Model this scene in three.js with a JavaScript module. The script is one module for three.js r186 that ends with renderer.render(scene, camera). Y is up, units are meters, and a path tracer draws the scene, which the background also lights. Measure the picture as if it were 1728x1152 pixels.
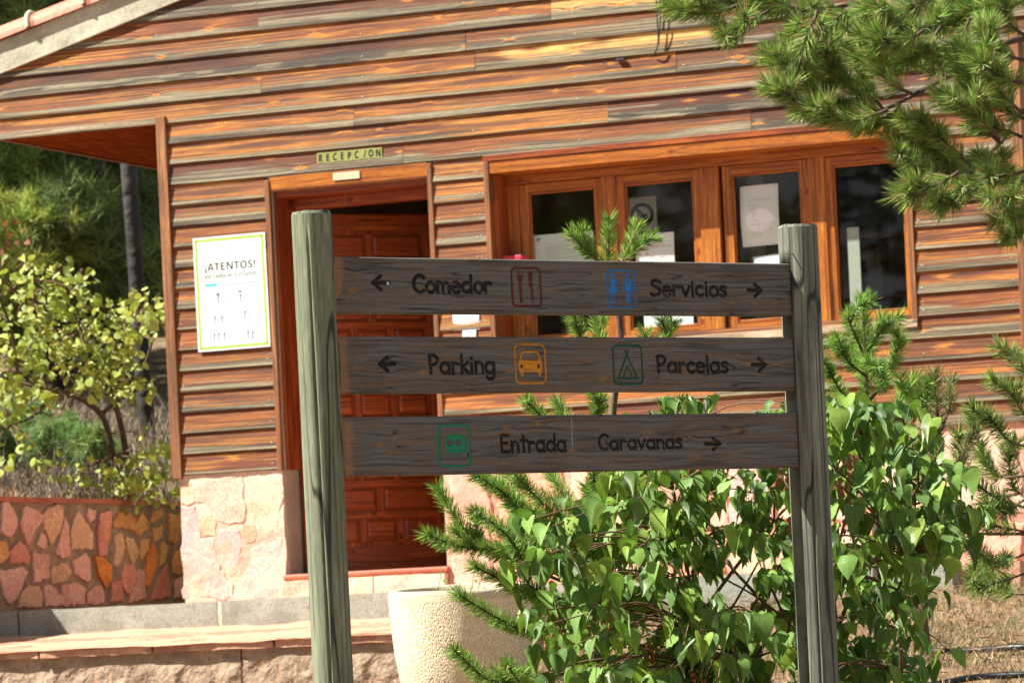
import * as THREE from 'three';
import { mergeGeometries } from 'three/addons/utils/BufferGeometryUtils.js';
import { RoundedBoxGeometry } from 'three/addons/geometries/RoundedBoxGeometry.js';

// ------------------------------------------------------------------ camera, sky, sun, exposure
const EYE = 1.5;
const scene = new THREE.Scene();
const camera = new THREE.PerspectiveCamera(9.278, 1728 / 1152, 0.1, 400);
camera.position.set(0, EYE, 0);
camera.rotation.z = -0.047;                         // the camera was held slightly rolled
camera.setViewOffset(1728, 1152, 0, -494, 1728, 1152);   // shifted lens, verticals stay parallel
camera.focus = 11.9;
camera.userData.fStop = 13;

const SUN = new THREE.Vector3(-0.633, 0.766, 0.112).normalize();
{
  const w = 256, h = 128, data = new Float32Array(w * h * 4);
  for (let j = 0; j < h; j++) for (let i = 0; i < w; i++) {
    const el = ((j + 0.5) / h - 0.5) * Math.PI, t = Math.pow(Math.max(0, 1 - Math.sin(Math.max(0, el))), 2.2);
    const k = 4 * (j * w + i);
    data[k] = 0.11 + 0.2 * t; data[k + 1] = 0.138 + 0.188 * t; data[k + 2] = 0.18 + 0.16 * t; data[k + 3] = 1;
  }
  const sky = new THREE.DataTexture(data, w, h, THREE.RGBAFormat, THREE.FloatType);
  sky.mapping = THREE.EquirectangularReflectionMapping; sky.magFilter = THREE.LinearFilter; sky.minFilter = THREE.LinearFilter; sky.needsUpdate = true;
  scene.background = sky; scene.environment = sky;
}
const sun = new THREE.DirectionalLight(new THREE.Color(1.0, 0.965, 0.88), 5);
sun.position.copy(SUN).multiplyScalar(60).add(new THREE.Vector3(0, 2, -18));
sun.target.position.set(0, 2, -18);
sun.castShadow = true; sun.shadow.mapSize.set(4096, 4096);
Object.assign(sun.shadow.camera, { left: -16, right: 16, top: 16, bottom: -16, near: 1, far: 160 });
scene.add(sun, sun.target);

const renderer = new THREE.WebGLRenderer({ antialias: true });
renderer.setSize(1024, 682);
renderer.toneMapping = THREE.LinearToneMapping;
renderer.toneMappingExposure = 2.55;
renderer.shadowMap.enabled = true;
renderer.shadowMap.type = THREE.PCFSoftShadowMap;

// ------------------------------------------------------------------ helpers
let seed = 7;
const rnd = () => { seed = (seed * 1664525 + 1013904223) >>> 0; return seed / 4294967296; };
const rr = (a, b) => a + (b - a) * rnd();
const pick = (l) => l[Math.floor(rnd() * l.length) % l.length];
const clamp = (v, a, b) => Math.max(a, Math.min(b, v));
const mixn = (a, b, t) => a + (b - a) * t;
const smooth = (a, b, v) => { const t = clamp((v - a) / (b - a), 0, 1); return t * t * (3 - 2 * t); };
const V3 = (x, y, z) => new THREE.Vector3(x, y, z);
function hash(x, y) { let n = Math.imul(x, 374761393) + Math.imul(y, 668265263) | 0; n = Math.imul(n ^ (n >>> 13), 1274126177); return ((n ^ (n >>> 16)) >>> 0) / 4294967296; }
function noise(x, y, px = 0, py = 0) {               // value noise, periodic where px, py > 0
  const xi = Math.floor(x), yi = Math.floor(y), fx = x - xi, fy = y - yi;
  const u = fx * fx * (3 - 2 * fx), v = fy * fy * (3 - 2 * fy);
  const a = px ? ((xi % px) + px) % px : xi, b = px ? (((xi + 1) % px) + px) % px : xi + 1;
  const c = py ? ((yi % py) + py) % py : yi, d = py ? (((yi + 1) % py) + py) % py : yi + 1;
  const p = hash(a, c), q = hash(b, c), r = hash(a, d), s = hash(b, d);
  return (p + (q - p) * u) * (1 - v) + (r + (s - r) * u) * v;
}
const fbm = (x, y, o = 4, px = 0, py = 0) => { let s = 0, a = 0.5, n = 0; for (let i = 0; i < o; i++) { s += a * noise(x, y, px, py); n += a; a /= 2; x *= 2; y *= 2; px *= 2; py *= 2; } return s / n; };

const used = {};
const numbered = (n) => { used[n] = (used[n] ?? -1) + 1; return used[n] ? `${n}_${String(used[n]).padStart(3, '0')}` : n; };
function tag(o, label, category, group, kind) { o.userData.label = label; if (category) o.userData.category = category; if (group) o.userData.group = group; if (kind) o.userData.kind = kind; return o; }
function thing(name, label, category, pos = [0, 0, 0], turn = 0, group) { const g = new THREE.Group(); g.name = numbered(name); g.position.set(...pos); g.rotation.y = turn; scene.add(g); return tag(g, label, category, group); }
function part(name, geo, mat, parent, at) { const m = new THREE.Mesh(geo, mat); m.name = name; m.castShadow = m.receiveShadow = true; if (at) m.position.set(...at); parent.add(m); return m; }
function single(name, geo, mat, label, category, pos = [0, 0, 0], turn = 0, group) { const m = part(numbered(name), geo, mat, scene, pos); m.rotation.y = turn; return tag(m, label, category, group); }
function struct(name, geo, mat, pos = [0, 0, 0], turn = 0) { const m = part(name, geo, mat, scene, pos); m.rotation.y = turn; m.userData.kind = 'structure'; return m; }
// box from its corners, with uv in metres along its longest faces
function box(x0, x1, y0, y1, z0, z1, r = 0) {
  const w = x1 - x0, h = y1 - y0, d = z1 - z0;
  const g = r ? new RoundedBoxGeometry(w, h, d, 2, r) : new THREE.BoxGeometry(w, h, d);
  g.translate((x0 + x1) / 2, (y0 + y1) / 2, (z0 + z1) / 2);
  return planarUV(g, w >= h ? 0 : 1);
}
// uv in metres: u along the given axis (grain), v across, chosen per face from its normal
function planarUV(g, axis = 0, ou = 0, ov = 0) {
  const p = g.attributes.position, n = g.attributes.normal, uv = new Float32Array(p.count * 2);
  for (let i = 0; i < p.count; i++) {
    const c = [p.getX(i), p.getY(i), p.getZ(i)], m = [Math.abs(n.getX(i)), Math.abs(n.getY(i)), Math.abs(n.getZ(i))];
    let k = m.indexOf(Math.max(...m)); const rest = [0, 1, 2].filter((q) => q !== k);
    let a = axis, b; if (rest.includes(axis)) b = rest.find((q) => q !== axis); else { a = rest[0]; b = rest[1]; }
    uv[2 * i] = c[a] + ou; uv[2 * i + 1] = c[b] + ov;
  }
  g.setAttribute('uv', new THREE.BufferAttribute(uv, 2)); return g;
}
function jitterUV(g) { const u = g.attributes.uv, a = rnd() * 7, b = rnd() * 7; for (let i = 0; i < u.count; i++) u.setXY(i, u.getX(i) + a, u.getY(i) + b); return g; }
const merge = (l) => mergeGeometries(l.map((g) => { const q = g.index ? g.toNonIndexed() : g; for (const k of Object.keys(q.attributes)) if (!['position', 'normal', 'uv', 'color'].includes(k)) q.deleteAttribute(k); return q; }));
function pixelTexture(w, h, fn, srgb = true) {         // fn(x, y) -> [r, g, b] 0..255 or one number
  const d = new Uint8Array(w * h * 4);
  for (let y = 0; y < h; y++) for (let x = 0; x < w; x++) { const c = fn(x, y), k = 4 * (y * w + x); if (typeof c === 'number') d[k] = d[k + 1] = d[k + 2] = clamp(c, 0, 255); else { d[k] = clamp(c[0], 0, 255); d[k + 1] = clamp(c[1], 0, 255); d[k + 2] = clamp(c[2], 0, 255); } d[k + 3] = 255; }
  const t = new THREE.DataTexture(d, w, h, THREE.RGBAFormat); t.wrapS = t.wrapT = THREE.RepeatWrapping; t.magFilter = THREE.LinearFilter; t.minFilter = THREE.LinearMipmapLinearFilter; t.generateMipmaps = true;
  if (srgb) t.colorSpace = THREE.SRGBColorSpace; t.needsUpdate = true; return t;
}
const lerp3 = (a, b, t) => [a[0] + (b[0] - a[0]) * t, a[1] + (b[1] - a[1]) * t, a[2] + (b[2] - a[2]) * t];
const mul3 = (a, k) => [a[0] * k, a[1] * k, a[2] * k];
const std = (o) => new THREE.MeshStandardMaterial({ roughness: 0.85, ...o });
const scaled = (t, u, v) => { const c = t.clone(); c.repeat.set(u, v); c.needsUpdate = true; return c; };

// ------------------------------------------------------------------ surfaces
// lap siding: 32 boards in one sheet, each 64 px high (0.13 m) and 4 m long; stain worn to grey along the drip edge
const ROWS = 32, RH = 64;
const knots = Array.from({ length: ROWS }, () => Array.from({ length: Math.floor(rr(3, 8)) }, () => [rr(40, 2008), rr(10, 50), rr(6, 14), rr(2.5, 4.5)]));
const rowKind = Array.from({ length: ROWS }, (_, i) => ({ warm: i < 12 ? rr(0.5, 1) : i < 24 ? rr(0.0, 0.35) : rr(0.15, 0.6), edge: i < 12 ? rr(0.16, 0.34) : i < 24 ? rr(0.26, 0.44) : rr(0.22, 0.42), bare: i === 31 ? 1 : 0, dark: i >= 12 && i < 24 ? rr(0.3, 0.85) : rr(0, 0.35) }));
const tones = rowKind.map((k, i) => { const m = rr(0.85, 1.12) * (i >= 12 && i < 24 ? 0.86 : 1), w = k.warm, q = rr(-6, 6); return [mul3(lerp3([84, 38, 14], [128, 66, 22], w), m), mul3(lerp3([118, 62, 24], [182, 110, 40], w), m).map((v, j) => v + (j === 1 ? q : 0)), mul3(lerp3([146, 90, 36], [208, 144, 52], w), m)]; });
const sidingBump = new Uint8Array(2048 * 2048);
const sidingMap = pixelTexture(2048, 2048, (x, y) => {
  const r = Math.floor(y / RH), v = (y % RH) / RH, k = rowKind[r], yy = y + r * 911;
  let warp = 0, knotC = 0, knotR = 0;
  for (const [kx, ky, kw, kh] of knots[r]) {
    const dx = (x - kx) / kw, dy = ((y % RH) - ky) / kh, q = dx * dx + dy * dy;
    if (q < 60) { warp += Math.sign(dy || 1) * 7 * Math.exp(-q * 0.12); if (q < 1.6) { knotC = Math.max(knotC, 1 - q / 1.6); knotR = q > 0.15 && q < 0.5 ? 1 : 0; } const lens = Math.abs(dy) + Math.abs(dx) * 0.33; if (lens < 1.1) knotC = Math.max(knotC, (1.1 - lens) * 0.9); }
  }
  const wy = yy + warp + 4 * noise(x / 341.33, yy / 40, 6), t = tones[r];
  const grain = noise(x / 204.8, wy / 1.7, 10), wide = noise(x / 341.33, wy / 4.2, 6), fine = noise(x / 16, wy / 1.1, 128), mid = fbm(x / 128, wy / 5, 3, 16), patch = fbm(x / 256, yy / 34 + 40, 3, 8);
  let c = lerp3(t[0], t[1], clamp((patch - 0.5) * 2.6 + 0.5, 0, 1));
  c = lerp3(c, t[2], clamp((mid - 0.5) * 4, 0, 0.75) * (0.4 + 0.6 * k.warm));
  c = lerp3(c, [58, 28, 16], clamp((grain - 0.58) * 2.6, 0, 0.75));
  c = lerp3(c, [70, 36, 22], clamp((wide - 0.62) * 3, 0, 0.6));
  if (k.bare) c = lerp3(c, lerp3([214, 166, 92], [112, 72, 40], clamp((grain - 0.5) * 2.5, 0, 1)), smooth(0.38, 0.5, patch + 0.12));
  const line = k.edge + (noise(x / 256, r * 7.3, 8) - 0.5) * 0.18 + (wide - 0.5) * 0.3 + (grain - 0.5) * 0.16;
  const worn = smooth(line + 0.04, line - 0.04, v) * smooth(0.1, 0.45, mid + 0.12);
  let g = lerp3([118, 108, 83], [58, 52, 41], clamp((grain - 0.36) * 2.2, 0, 1));
  g = lerp3(g, [162, 152, 122], clamp((wide - 0.45) * 2, 0, 0.7));
  g = lerp3(g, [52, 44, 38], smooth(0.5, 0.62, fbm(x / 128, wy / 9 + 9, 3, 16)) * k.dark);
  c = lerp3(c, g, worn * 0.94);
  c = mul3(c, 0.9 + 0.2 * fine);
  if (knotC > 0) c = lerp3(c, knotR ? [104, 54, 20] : [222, 146, 46], clamp(knotC * 1.6, 0, 0.95));
  sidingBump[y * 2048 + x] = clamp(150 - 90 * (grain - 0.5) - 60 * (fine - 0.5) - worn * 25, 0, 255);
  return c;
});
const sidingRelief = (() => { const d = new Uint8Array(2048 * 2048 * 4); for (let i = 0; i < sidingBump.length; i++) { d[4 * i] = d[4 * i + 1] = d[4 * i + 2] = sidingBump[i]; d[4 * i + 3] = 255; } const t = new THREE.DataTexture(d, 2048, 2048, THREE.RGBAFormat); t.wrapS = t.wrapT = THREE.RepeatWrapping; t.magFilter = t.minFilter = THREE.LinearFilter; t.needsUpdate = true; return t; })();
// generic wood grain, 1024 x 256 px for 2 m x 0.5 m
function woodTexture(dark, base, light, o = {}) {
  const ks = Array.from({ length: o.knots ?? 4 }, () => [rnd() * 1024, rnd() * 256, rr(6, 13), rr(4, 8)]), s = Math.floor(rnd() * 999);
  return pixelTexture(1024, 256, (x, y) => {
    let w = 0, kc = 0; for (const [a, b, p, q] of ks) { const dx = (x - a) / p, dy = (y - b) / q, d = dx * dx + dy * dy; w += Math.sign(dy || 1) * 9 * Math.exp(-d * 0.1); if (d < 1) kc = 1 - d; }
    const yy = y + w + s + 10 * noise(x / 256, y / 40, 4), g = noise(x / 128, yy / 3.4, 8), f = noise(x / 12.8, yy / 1.4, 80), b = fbm(x / 128, yy / 30, 3, 8);
    let c = lerp3(base, light, clamp((b - 0.45) * 3, 0, 1)); c = lerp3(c, dark, clamp((g - 0.5) * 2.4, 0, 0.8));
    if (o.crack) c = lerp3(c, mul3(dark, 0.45), smooth(0.045, 0.0, Math.abs(noise(x / 256, yy / 22, 4) - 0.5)) * o.crack);
    c = mul3(c, 0.88 + 0.24 * f); if (kc) c = lerp3(c, o.knot ?? mul3(dark, 0.8), clamp(kc * 1.6, 0, 0.85)); return c;
  });
}
const varnishTex = woodTexture([122, 64, 18], [164, 94, 28], [188, 118, 42], { knot: [120, 56, 22] });
const redTex = woodTexture([98, 42, 13], [142, 66, 21], [164, 84, 30], { knots: 2 });
const trimTex = woodTexture([96, 62, 38], [138, 88, 50], [164, 112, 68], { knots: 3 });
const greyTex = woodTexture([112, 98, 80], [164, 144, 116], [196, 178, 150], { knots: 2 });
const postTex = woodTexture([84, 84, 64], [112, 118, 94], [140, 146, 120], { knots: 9, crack: 0.9, knot: [104, 92, 66] });
const postGreyTex = woodTexture([74, 75, 65], [110, 112, 97], [138, 140, 122], { knots: 6, crack: 0.9, knot: [150, 108, 60] });
const wood = (t, o = {}) => std({ map: scaled(t, 0.5, 2), bumpMap: scaled(t, 0.5, 2), bumpScale: 0.0015, roughness: 0.6, ...o });
const noiseTex = pixelTexture(512, 512, (x, y) => { const n = fbm(x / 64, y / 64, 5, 8, 8); return 255 * clamp((n - 0.5) * 1.7 + 0.55, 0, 1); }, false);
// mottled mineral surface: colour a..b with stains c; 512 px for one metre times scale
function mineral(a, b, c, o = {}) {
  const s = Math.floor(rnd() * 500), n = o.n ?? 512;
  return pixelTexture(n, n, (x, y) => {
    const l = fbm(x / 64 + s, y / 64, 4, n / 64, n / 64), m = fbm(x / 16 + s, y / 16 + 9, 3, n / 16, n / 16), f = noise(x / 2 + s, y / 2, n / 2, n / 2), t = fbm(x / 128 + 77, y / 128 + s, 3, n / 128, n / 128);
    let q = lerp3(a, b, clamp((l - 0.3) * 1.8 + (m - 0.5), 0, 1)); q = lerp3(q, c, smooth(o.lo ?? 0.55, o.hi ?? 0.66, t + (m - 0.5) * 0.4) * (o.amount ?? 0.7));
    return mul3(q, 0.86 + 0.28 * f);
  });
}
const mat = {
  siding: std({ map: sidingMap, bumpMap: sidingRelief, bumpScale: 0.0022, roughness: 0.72 }),
  varnish: wood(varnishTex, { roughness: 0.42 }), red: wood(redTex, { roughness: 0.45 }), soffit: new THREE.MeshPhysicalMaterial({ map: scaled(redTex, 0.5, 2), color: 0xffe8d8, roughness: 1, specularIntensity: 0.1 }), trim: wood(trimTex), greyWood: wood(greyTex, { roughness: 0.85 }),
  post: std({ map: postTex, bumpMap: postTex, bumpScale: 0.003, roughness: 0.85 }), postGrey: std({ map: postGreyTex, bumpMap: postGreyTex, bumpScale: 0.003, roughness: 0.85 }),
  nail: std({ color: 0x8d8a86, roughness: 0.45, metalness: 0.6 }),
  concrete: std({ map: mineral([176, 170, 148], [196, 190, 168], [150, 144, 124], { amount: 0.5 }), bumpMap: noiseTex, bumpScale: 0.006 }),
  kerb: std({ map: mineral([146, 146, 134], [162, 161, 148], [124, 122, 110], { amount: 0.5 }), bumpMap: noiseTex, bumpScale: 0.003 }),
  flag: std({ map: mineral([188, 140, 112], [208, 166, 134], [156, 106, 82]), bumpMap: noiseTex, bumpScale: 0.012 }),
  rubble: std({ map: mineral([146, 124, 102], [178, 154, 128], [150, 108, 82], { lo: 0.58, hi: 0.68, amount: 0.6 }), bumpMap: noiseTex, bumpScale: 0.03 }),
  mortar: std({ map: mineral([138, 114, 92], [158, 134, 108], [112, 92, 74]), bumpMap: noiseTex, bumpScale: 0.008 }),
  pierMortar: std({ map: mineral([212, 184, 162], [224, 198, 176], [196, 168, 148]), bumpMap: noiseTex, bumpScale: 0.008 }),
  salmon: std({ map: mineral([212, 158, 138], [224, 180, 160], [200, 140, 120]), bumpMap: noiseTex, bumpScale: 0.006 }),
  tile: std({ map: mineral([212, 132, 108], [224, 150, 126], [196, 112, 90]), bumpMap: noiseTex, bumpScale: 0.003, roughness: 0.8 }),
  tileMortar: std({ color: 0xb9b49a }),
  sillTile: std({ map: mineral([158, 84, 58], [176, 102, 74], [138, 72, 50]), roughness: 0.6 }),
  pot: std({ map: mineral([220, 204, 170], [230, 216, 186], [210, 190, 154], { amount: 0.4 }), roughness: 0.95 }),
  soil: std({ map: mineral([88, 66, 48], [116, 90, 66], [66, 48, 36]) }),
  earth: std({ map: mineral([112, 84, 60], [146, 114, 82], [86, 66, 46]), bumpMap: noiseTex, bumpScale: 0.03 }),
  hill: std({ map: mineral([112, 90, 64], [146, 122, 90], [76, 66, 44]), bumpMap: noiseTex, bumpScale: 0.05 }),
  plaster: std({ map: mineral([164, 156, 138], [178, 170, 152], [152, 142, 124]) }), floorTile: std({ map: mineral([150, 92, 70], [166, 108, 84], [132, 80, 60]), roughness: 0.6 }),
  glass: new THREE.MeshPhysicalMaterial({ color: 0xf2f6f2, transmission: 1, thickness: 0, roughness: 0.02, ior: 1.5 }),
  black: std({ color: 0x1a1a1a, roughness: 0.6 }), hose: std({ color: 0x15161a, roughness: 0.45 }),
  bark: std({ map: mineral([84, 66, 52], [116, 94, 74], [60, 48, 40]), bumpMap: noiseTex, bumpScale: 0.01 }),
  darkBark: std({ map: mineral([44, 40, 38], [66, 61, 58], [32, 29, 28]), bumpMap: noiseTex, bumpScale: 0.02 }),
  twig: std({ color: 0x6b4f38 }), paleTwig: std({ color: 0x8b7f6e }),
};
const pierStoneMats = [[[220, 180, 160], [232, 198, 176], [210, 166, 146]], [[224, 190, 162], [234, 204, 176], [216, 174, 142]], [[218, 174, 162], [230, 192, 178], [206, 164, 164]], [[218, 158, 132], [228, 176, 148], [206, 142, 116]]].map((c) => std({ map: mineral(...c, { n: 256 }), bumpMap: noiseTex, bumpScale: 0.006 }));
const stoneMats = { p: [[204, 154, 134], [216, 170, 150], [188, 134, 114]], t: [[196, 154, 118], [210, 170, 132], [180, 136, 104]], o: [[202, 146, 86], [214, 162, 104], [184, 122, 68]], x: [[206, 120, 50], [218, 136, 62], [188, 102, 40]], r: [[198, 128, 106], [210, 144, 122], [182, 110, 90]] };
for (const k in stoneMats) stoneMats[k] = std({ map: mineral(...stoneMats[k], { n: 256 }), bumpMap: noiseTex, bumpScale: 0.008 });
// surveyed outlines and limbs, in metres
const WALL_STONES = [
  ['p', [1.16,2.327,1.09,2.331,1.05,2.3,1.01,2.249,1.02,2.203,1.07,2.162,1.12,2.154,1.18,2.179]],
  ['p', [0.92,2.307,0.88,2.31,0.71,2.271,0.73,2.239,0.82,2.181,0.88,2.106,0.9,2.117,0.96,2.203,0.95,2.243]],
  ['t', [0.69,2.286,0.65,2.304,0.53,2.329,0.48,2.323,0.48,2.253,0.54,2.176,0.63,2.112,0.7,2.205]],
  ['p', [0.46,2.259,0.42,2.206,0.42,2.048,0.48,2.039,0.58,2.059,0.53,2.147]],
  ['t', [0.3,2.29,0.15,2.178,0.16,2.089,0.34,2.089,0.4,2.083,0.39,2.177,0.35,2.248]],
  ['p', [0.17,2.315,0.09,2.304,0.11,2.25,0.15,2.235,0.2,2.279]],
  ['p', [0.74,2.178,0.69,2.152,0.69,2.094,0.73,2.088,0.8,2.111]],
  ['o', [1.25,2.133,1.14,2.122,1.12,2.071,1.13,2.037,1.26,2.003]],
  ['r', [0.99,2.128,0.94,2.105,0.88,2.036,0.91,2.008,1.09,2.011,1.1,2.071]],
  ['p', [0.84,2.071,0.67,2.048,0.68,1.931,0.85,1.906]],
  ['t', [0.62,1.995,0.47,2.007,0.41,1.965,0.48,1.913,0.63,1.896,0.65,1.943]],
  ['p', [0.38,2.024,0.23,2.057,0.2,2.036,0.19,1.929,0.23,1.906,0.37,1.948]],
  ['p', [1.22,1.963,1.06,1.973,0.98,1.985,0.92,1.956,1.03,1.842,1.12,1.794,1.18,1.831]],
  ['t', [0.99,1.847,0.91,1.887,0.81,1.88,0.77,1.839,0.79,1.77,1.02,1.77]],
  ['p', [0.73,1.88,0.66,1.885,0.52,1.819,0.51,1.778,0.73,1.772]],
  ['p', [0.53,1.884,0.37,1.895,0.26,1.864,0.28,1.782,0.5,1.772]],
  ['p', [0.16,1.87,0.07,1.875,0.04,1.821,0.06,1.779,0.24,1.778,0.24,1.835]],
  ['r', [0.03,2.286,-0.1,2.29,-0.07,2.167,-0.01,2.054,0.07,2.054,0.07,2.197]],
  ['o', [-0.13,2.24,-0.2,2.288,-0.32,2.289,-0.39,2.26,-0.37,2.199,-0.13,2.21]],
  ['o', [-0.48,2.297,-0.55,2.237,-0.54,2.2,-0.43,2.163,-0.38,2.187,-0.4,2.229]],
  ['o', [-0.63,2.298,-0.73,2.324,-0.74,2.281,-0.65,2.243,-0.58,2.237]],
  ['o', [-0.82,2.285,-0.97,2.292,-0.96,2.171,-0.88,2.115,-0.82,2.134]],
  ['x', [0.12,2.042,0.03,2.036,-0.07,1.994,-0.05,1.91,0.01,1.871,0.08,1.934]],
  ['t', [-0.12,2.156,-0.22,2.168,-0.24,2.096,-0.15,1.993,-0.1,2.0,-0.13,2.072]],
  ['t', [-0.26,2.15,-0.35,2.144,-0.41,2.072,-0.34,1.993,-0.3,2.047]],
  ['o', [-0.46,2.136,-0.55,2.136,-0.53,2.078,-0.45,2.029,-0.45,2.084]],
  ['x', [-0.59,2.115,-0.65,2.054,-0.61,1.974,-0.53,1.877,-0.49,1.895,-0.51,1.999]],
  ['o', [-0.72,2.121,-0.78,2.097,-0.74,2.023,-0.68,1.992]],
  ['r', [-0.23,1.999,-0.34,1.987,-0.38,1.938,-0.27,1.824,-0.23,1.849,-0.19,1.927]],
  ['p', [-0.41,1.969,-0.47,1.962,-0.46,1.804,-0.27,1.788,-0.35,1.878]],
  ['r', [-0.75,1.992,-0.79,1.813,-0.55,1.797,-0.61,1.876]],
  ['o', [-0.89,2.072,-0.98,2.084,-0.96,1.948,-0.85,1.949,-0.84,2.01]],
  ['p', [-0.88,1.905,-0.97,1.936,-0.97,1.812,-0.86,1.806]],
  ['r', [-0.07,1.898,-0.18,1.903,-0.19,1.795,-0.05,1.79]],
  ['o', [-0.62,2.207,-0.73,2.226,-0.71,2.158,-0.63,2.133]],
];
const PIER_STONES = [
  [-1.94,2.417,-1.87,2.426,-1.86,2.32,-1.91,2.303,-1.94,2.312],
  [-1.85,2.415,-1.81,2.413,-1.81,2.357,-1.79,2.303,-1.85,2.32],
  [-1.8,2.416,-1.57,2.429,-1.56,2.231,-1.58,2.193,-1.66,2.185,-1.72,2.207,-1.74,2.248,-1.79,2.303,-1.8,2.357],
  [-1.53,2.42,-1.32,2.424,-1.33,2.284,-1.36,2.155,-1.4,2.151,-1.49,2.182,-1.53,2.23],
  [-1.94,2.285,-1.86,2.281,-1.84,2.221,-1.83,2.108,-1.75,2.104,-1.73,1.939,-1.66,1.869,-1.65,1.783,-1.95,1.797],
  [-1.84,2.22,-1.76,2.256,-1.73,2.201,-1.74,2.123,-1.82,2.127],
  [-1.71,2.148,-1.6,2.142,-1.59,2.089,-1.6,2.024,-1.64,1.94,-1.71,2.003],
  [-1.57,2.173,-1.5,2.169,-1.49,2.097,-1.55,2.074,-1.58,2.115],
  [-1.33,2.141,-1.35,1.769,-1.59,1.781,-1.6,1.84,-1.54,1.942,-1.52,2.04],
];
const YOUNG_PINE = [
  [0.25,0.86,-13.35,0.3,1.61,-13.35,0.35,2.18,-13.35,0.39,2.44,-13.35,0.36,2.67,-13.35,0.37,2.8,-13.35],
  [0.38,2.64,-13.35,0.31,2.68,-13.3,0.28,2.76,-13.25],
  [0.38,2.64,-13.35,0.42,2.69,-13.4,0.46,2.79,-13.45],
  [0.37,2.29,-13.35,0.28,2.38,-13.25,0.24,2.47,-13.15],
  [0.37,2.29,-13.35,0.33,2.39,-13.4,0.32,2.48,-13.45],
  [0.37,2.29,-13.35,0.5,2.36,-13.4,0.56,2.47,-13.45],
  [0.37,2.29,-13.35,0.45,2.35,-13.25,0.46,2.42,-13.15],
  [0.34,1.99,-13.35,0.18,2.11,-13.2,0.08,2.22,-13.04],
  [0.34,1.99,-13.35,0.23,2.12,-13.45,0.18,2.24,-13.56],
  [0.34,1.99,-13.35,0.3,2.12,-13.25,0.31,2.22,-13.15],
  [0.34,1.99,-13.35,0.47,2.09,-13.45,0.58,2.22,-13.56],
  [0.31,1.75,-13.35,0.08,1.85,-13.28,-0.01,1.95,-13.22,-0.09,2.0,-13.15],
  [0.31,1.75,-13.35,0.14,1.88,-13.15,0.03,1.99,-12.94],
  [0.31,1.75,-13.35,0.21,1.91,-13.51,0.15,2.01,-13.66],
  [0.31,1.73,-13.35,0.27,1.88,-13.2,0.28,1.98,-13.04],
  [0.29,1.61,-13.35,0.08,1.73,-13.32,-0.05,1.76,-13.3,-0.15,1.86,-13.28,-0.21,1.97,-13.25],
  [0.18,1.67,-13.35,-0.01,1.76,-13.25,-0.14,1.78,-13.15,-0.25,1.82,-13.04],
  [0.29,1.61,-13.35,0.07,1.71,-13.22,-0.01,1.82,-13.07,-0.1,1.88,-12.94],
  [0.29,1.61,-13.35,0.13,1.74,-13.45,0.07,1.86,-13.56,0.01,1.92,-13.66],
  [0.29,1.6,-13.35,0.07,1.62,-13.32,-0.02,1.67,-13.28,-0.11,1.72,-13.25],
  [0.28,1.52,-13.35,0.1,1.5,-13.18,-0.02,1.54,-13.01,-0.16,1.63,-12.84],
  [0.27,1.4,-13.35,0.06,1.35,-13.18,-0.07,1.36,-13.01,-0.18,1.46,-12.84],
  [0.13,1.36,-13.35,0.02,1.35,-13.15,-0.02,1.41,-12.94],
  [0.29,1.61,-13.35,0.18,1.7,-13.2,0.15,1.81,-13.04],
  [0.31,1.75,-13.35,0.42,1.84,-13.25,0.54,1.86,-13.15],
  [0.29,1.61,-13.35,0.42,1.68,-13.45,0.52,1.75,-13.56],
  [0.3,1.7,-13.35,0.21,1.81,-13.15,0.09,1.8,-12.94],
  [0.31,1.73,-13.35,0.2,1.81,-13.42,0.05,1.92,-13.48,-0.02,1.99,-13.56],
  [0.32,1.86,-13.35,0.41,1.97,-13.4,0.44,2.04,-13.45],
];
const PINE_SAPLING = [
  [1.2,0.9,-13.9,1.22,1.78,-13.9,1.21,2.17,-13.9,1.21,2.56,-13.9],
  [1.22,2.29,-13.9,1.15,2.34,-13.85,1.1,2.41,-13.8],
  [1.22,2.29,-13.9,1.29,2.32,-13.95,1.34,2.41,-14.0],
  [1.21,2.36,-13.9,1.17,2.44,-13.85,1.15,2.49,-13.8],
  [1.21,2.36,-13.9,1.26,2.44,-13.95,1.28,2.49,-14.0],
  [1.22,2.13,-13.9,1.14,2.21,-13.8,1.07,2.31,-13.7],
  [1.22,2.13,-13.9,1.31,2.19,-14.0,1.39,2.29,-14.1],
  [1.22,2.09,-13.9,1.35,2.18,-13.85,1.4,2.21,-13.8],
  [1.22,2.05,-13.9,1.13,2.14,-14.0,1.09,2.22,-14.1],
  [1.21,2.27,-13.9,1.2,2.33,-14.0,1.19,2.4,-14.1],
  [1.21,2.21,-13.9,1.25,2.26,-13.75,1.22,2.31,-13.6],
];
const SMALL_PINE = [
  [1.51,1.04,-15.2,1.48,1.45,-15.2,1.52,1.79,-15.2,1.57,2.09,-15.2,1.57,2.37,-15.2],
  [1.58,2.15,-15.2,1.52,2.24,-15.15,1.5,2.31,-15.1],
  [1.58,2.15,-15.2,1.62,2.24,-15.25,1.64,2.35,-15.3],
  [1.57,2.0,-15.2,1.49,2.09,-15.1,1.45,2.17,-15.0],
  [1.57,2.0,-15.2,1.65,2.05,-15.25,1.71,2.15,-15.3],
];
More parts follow.
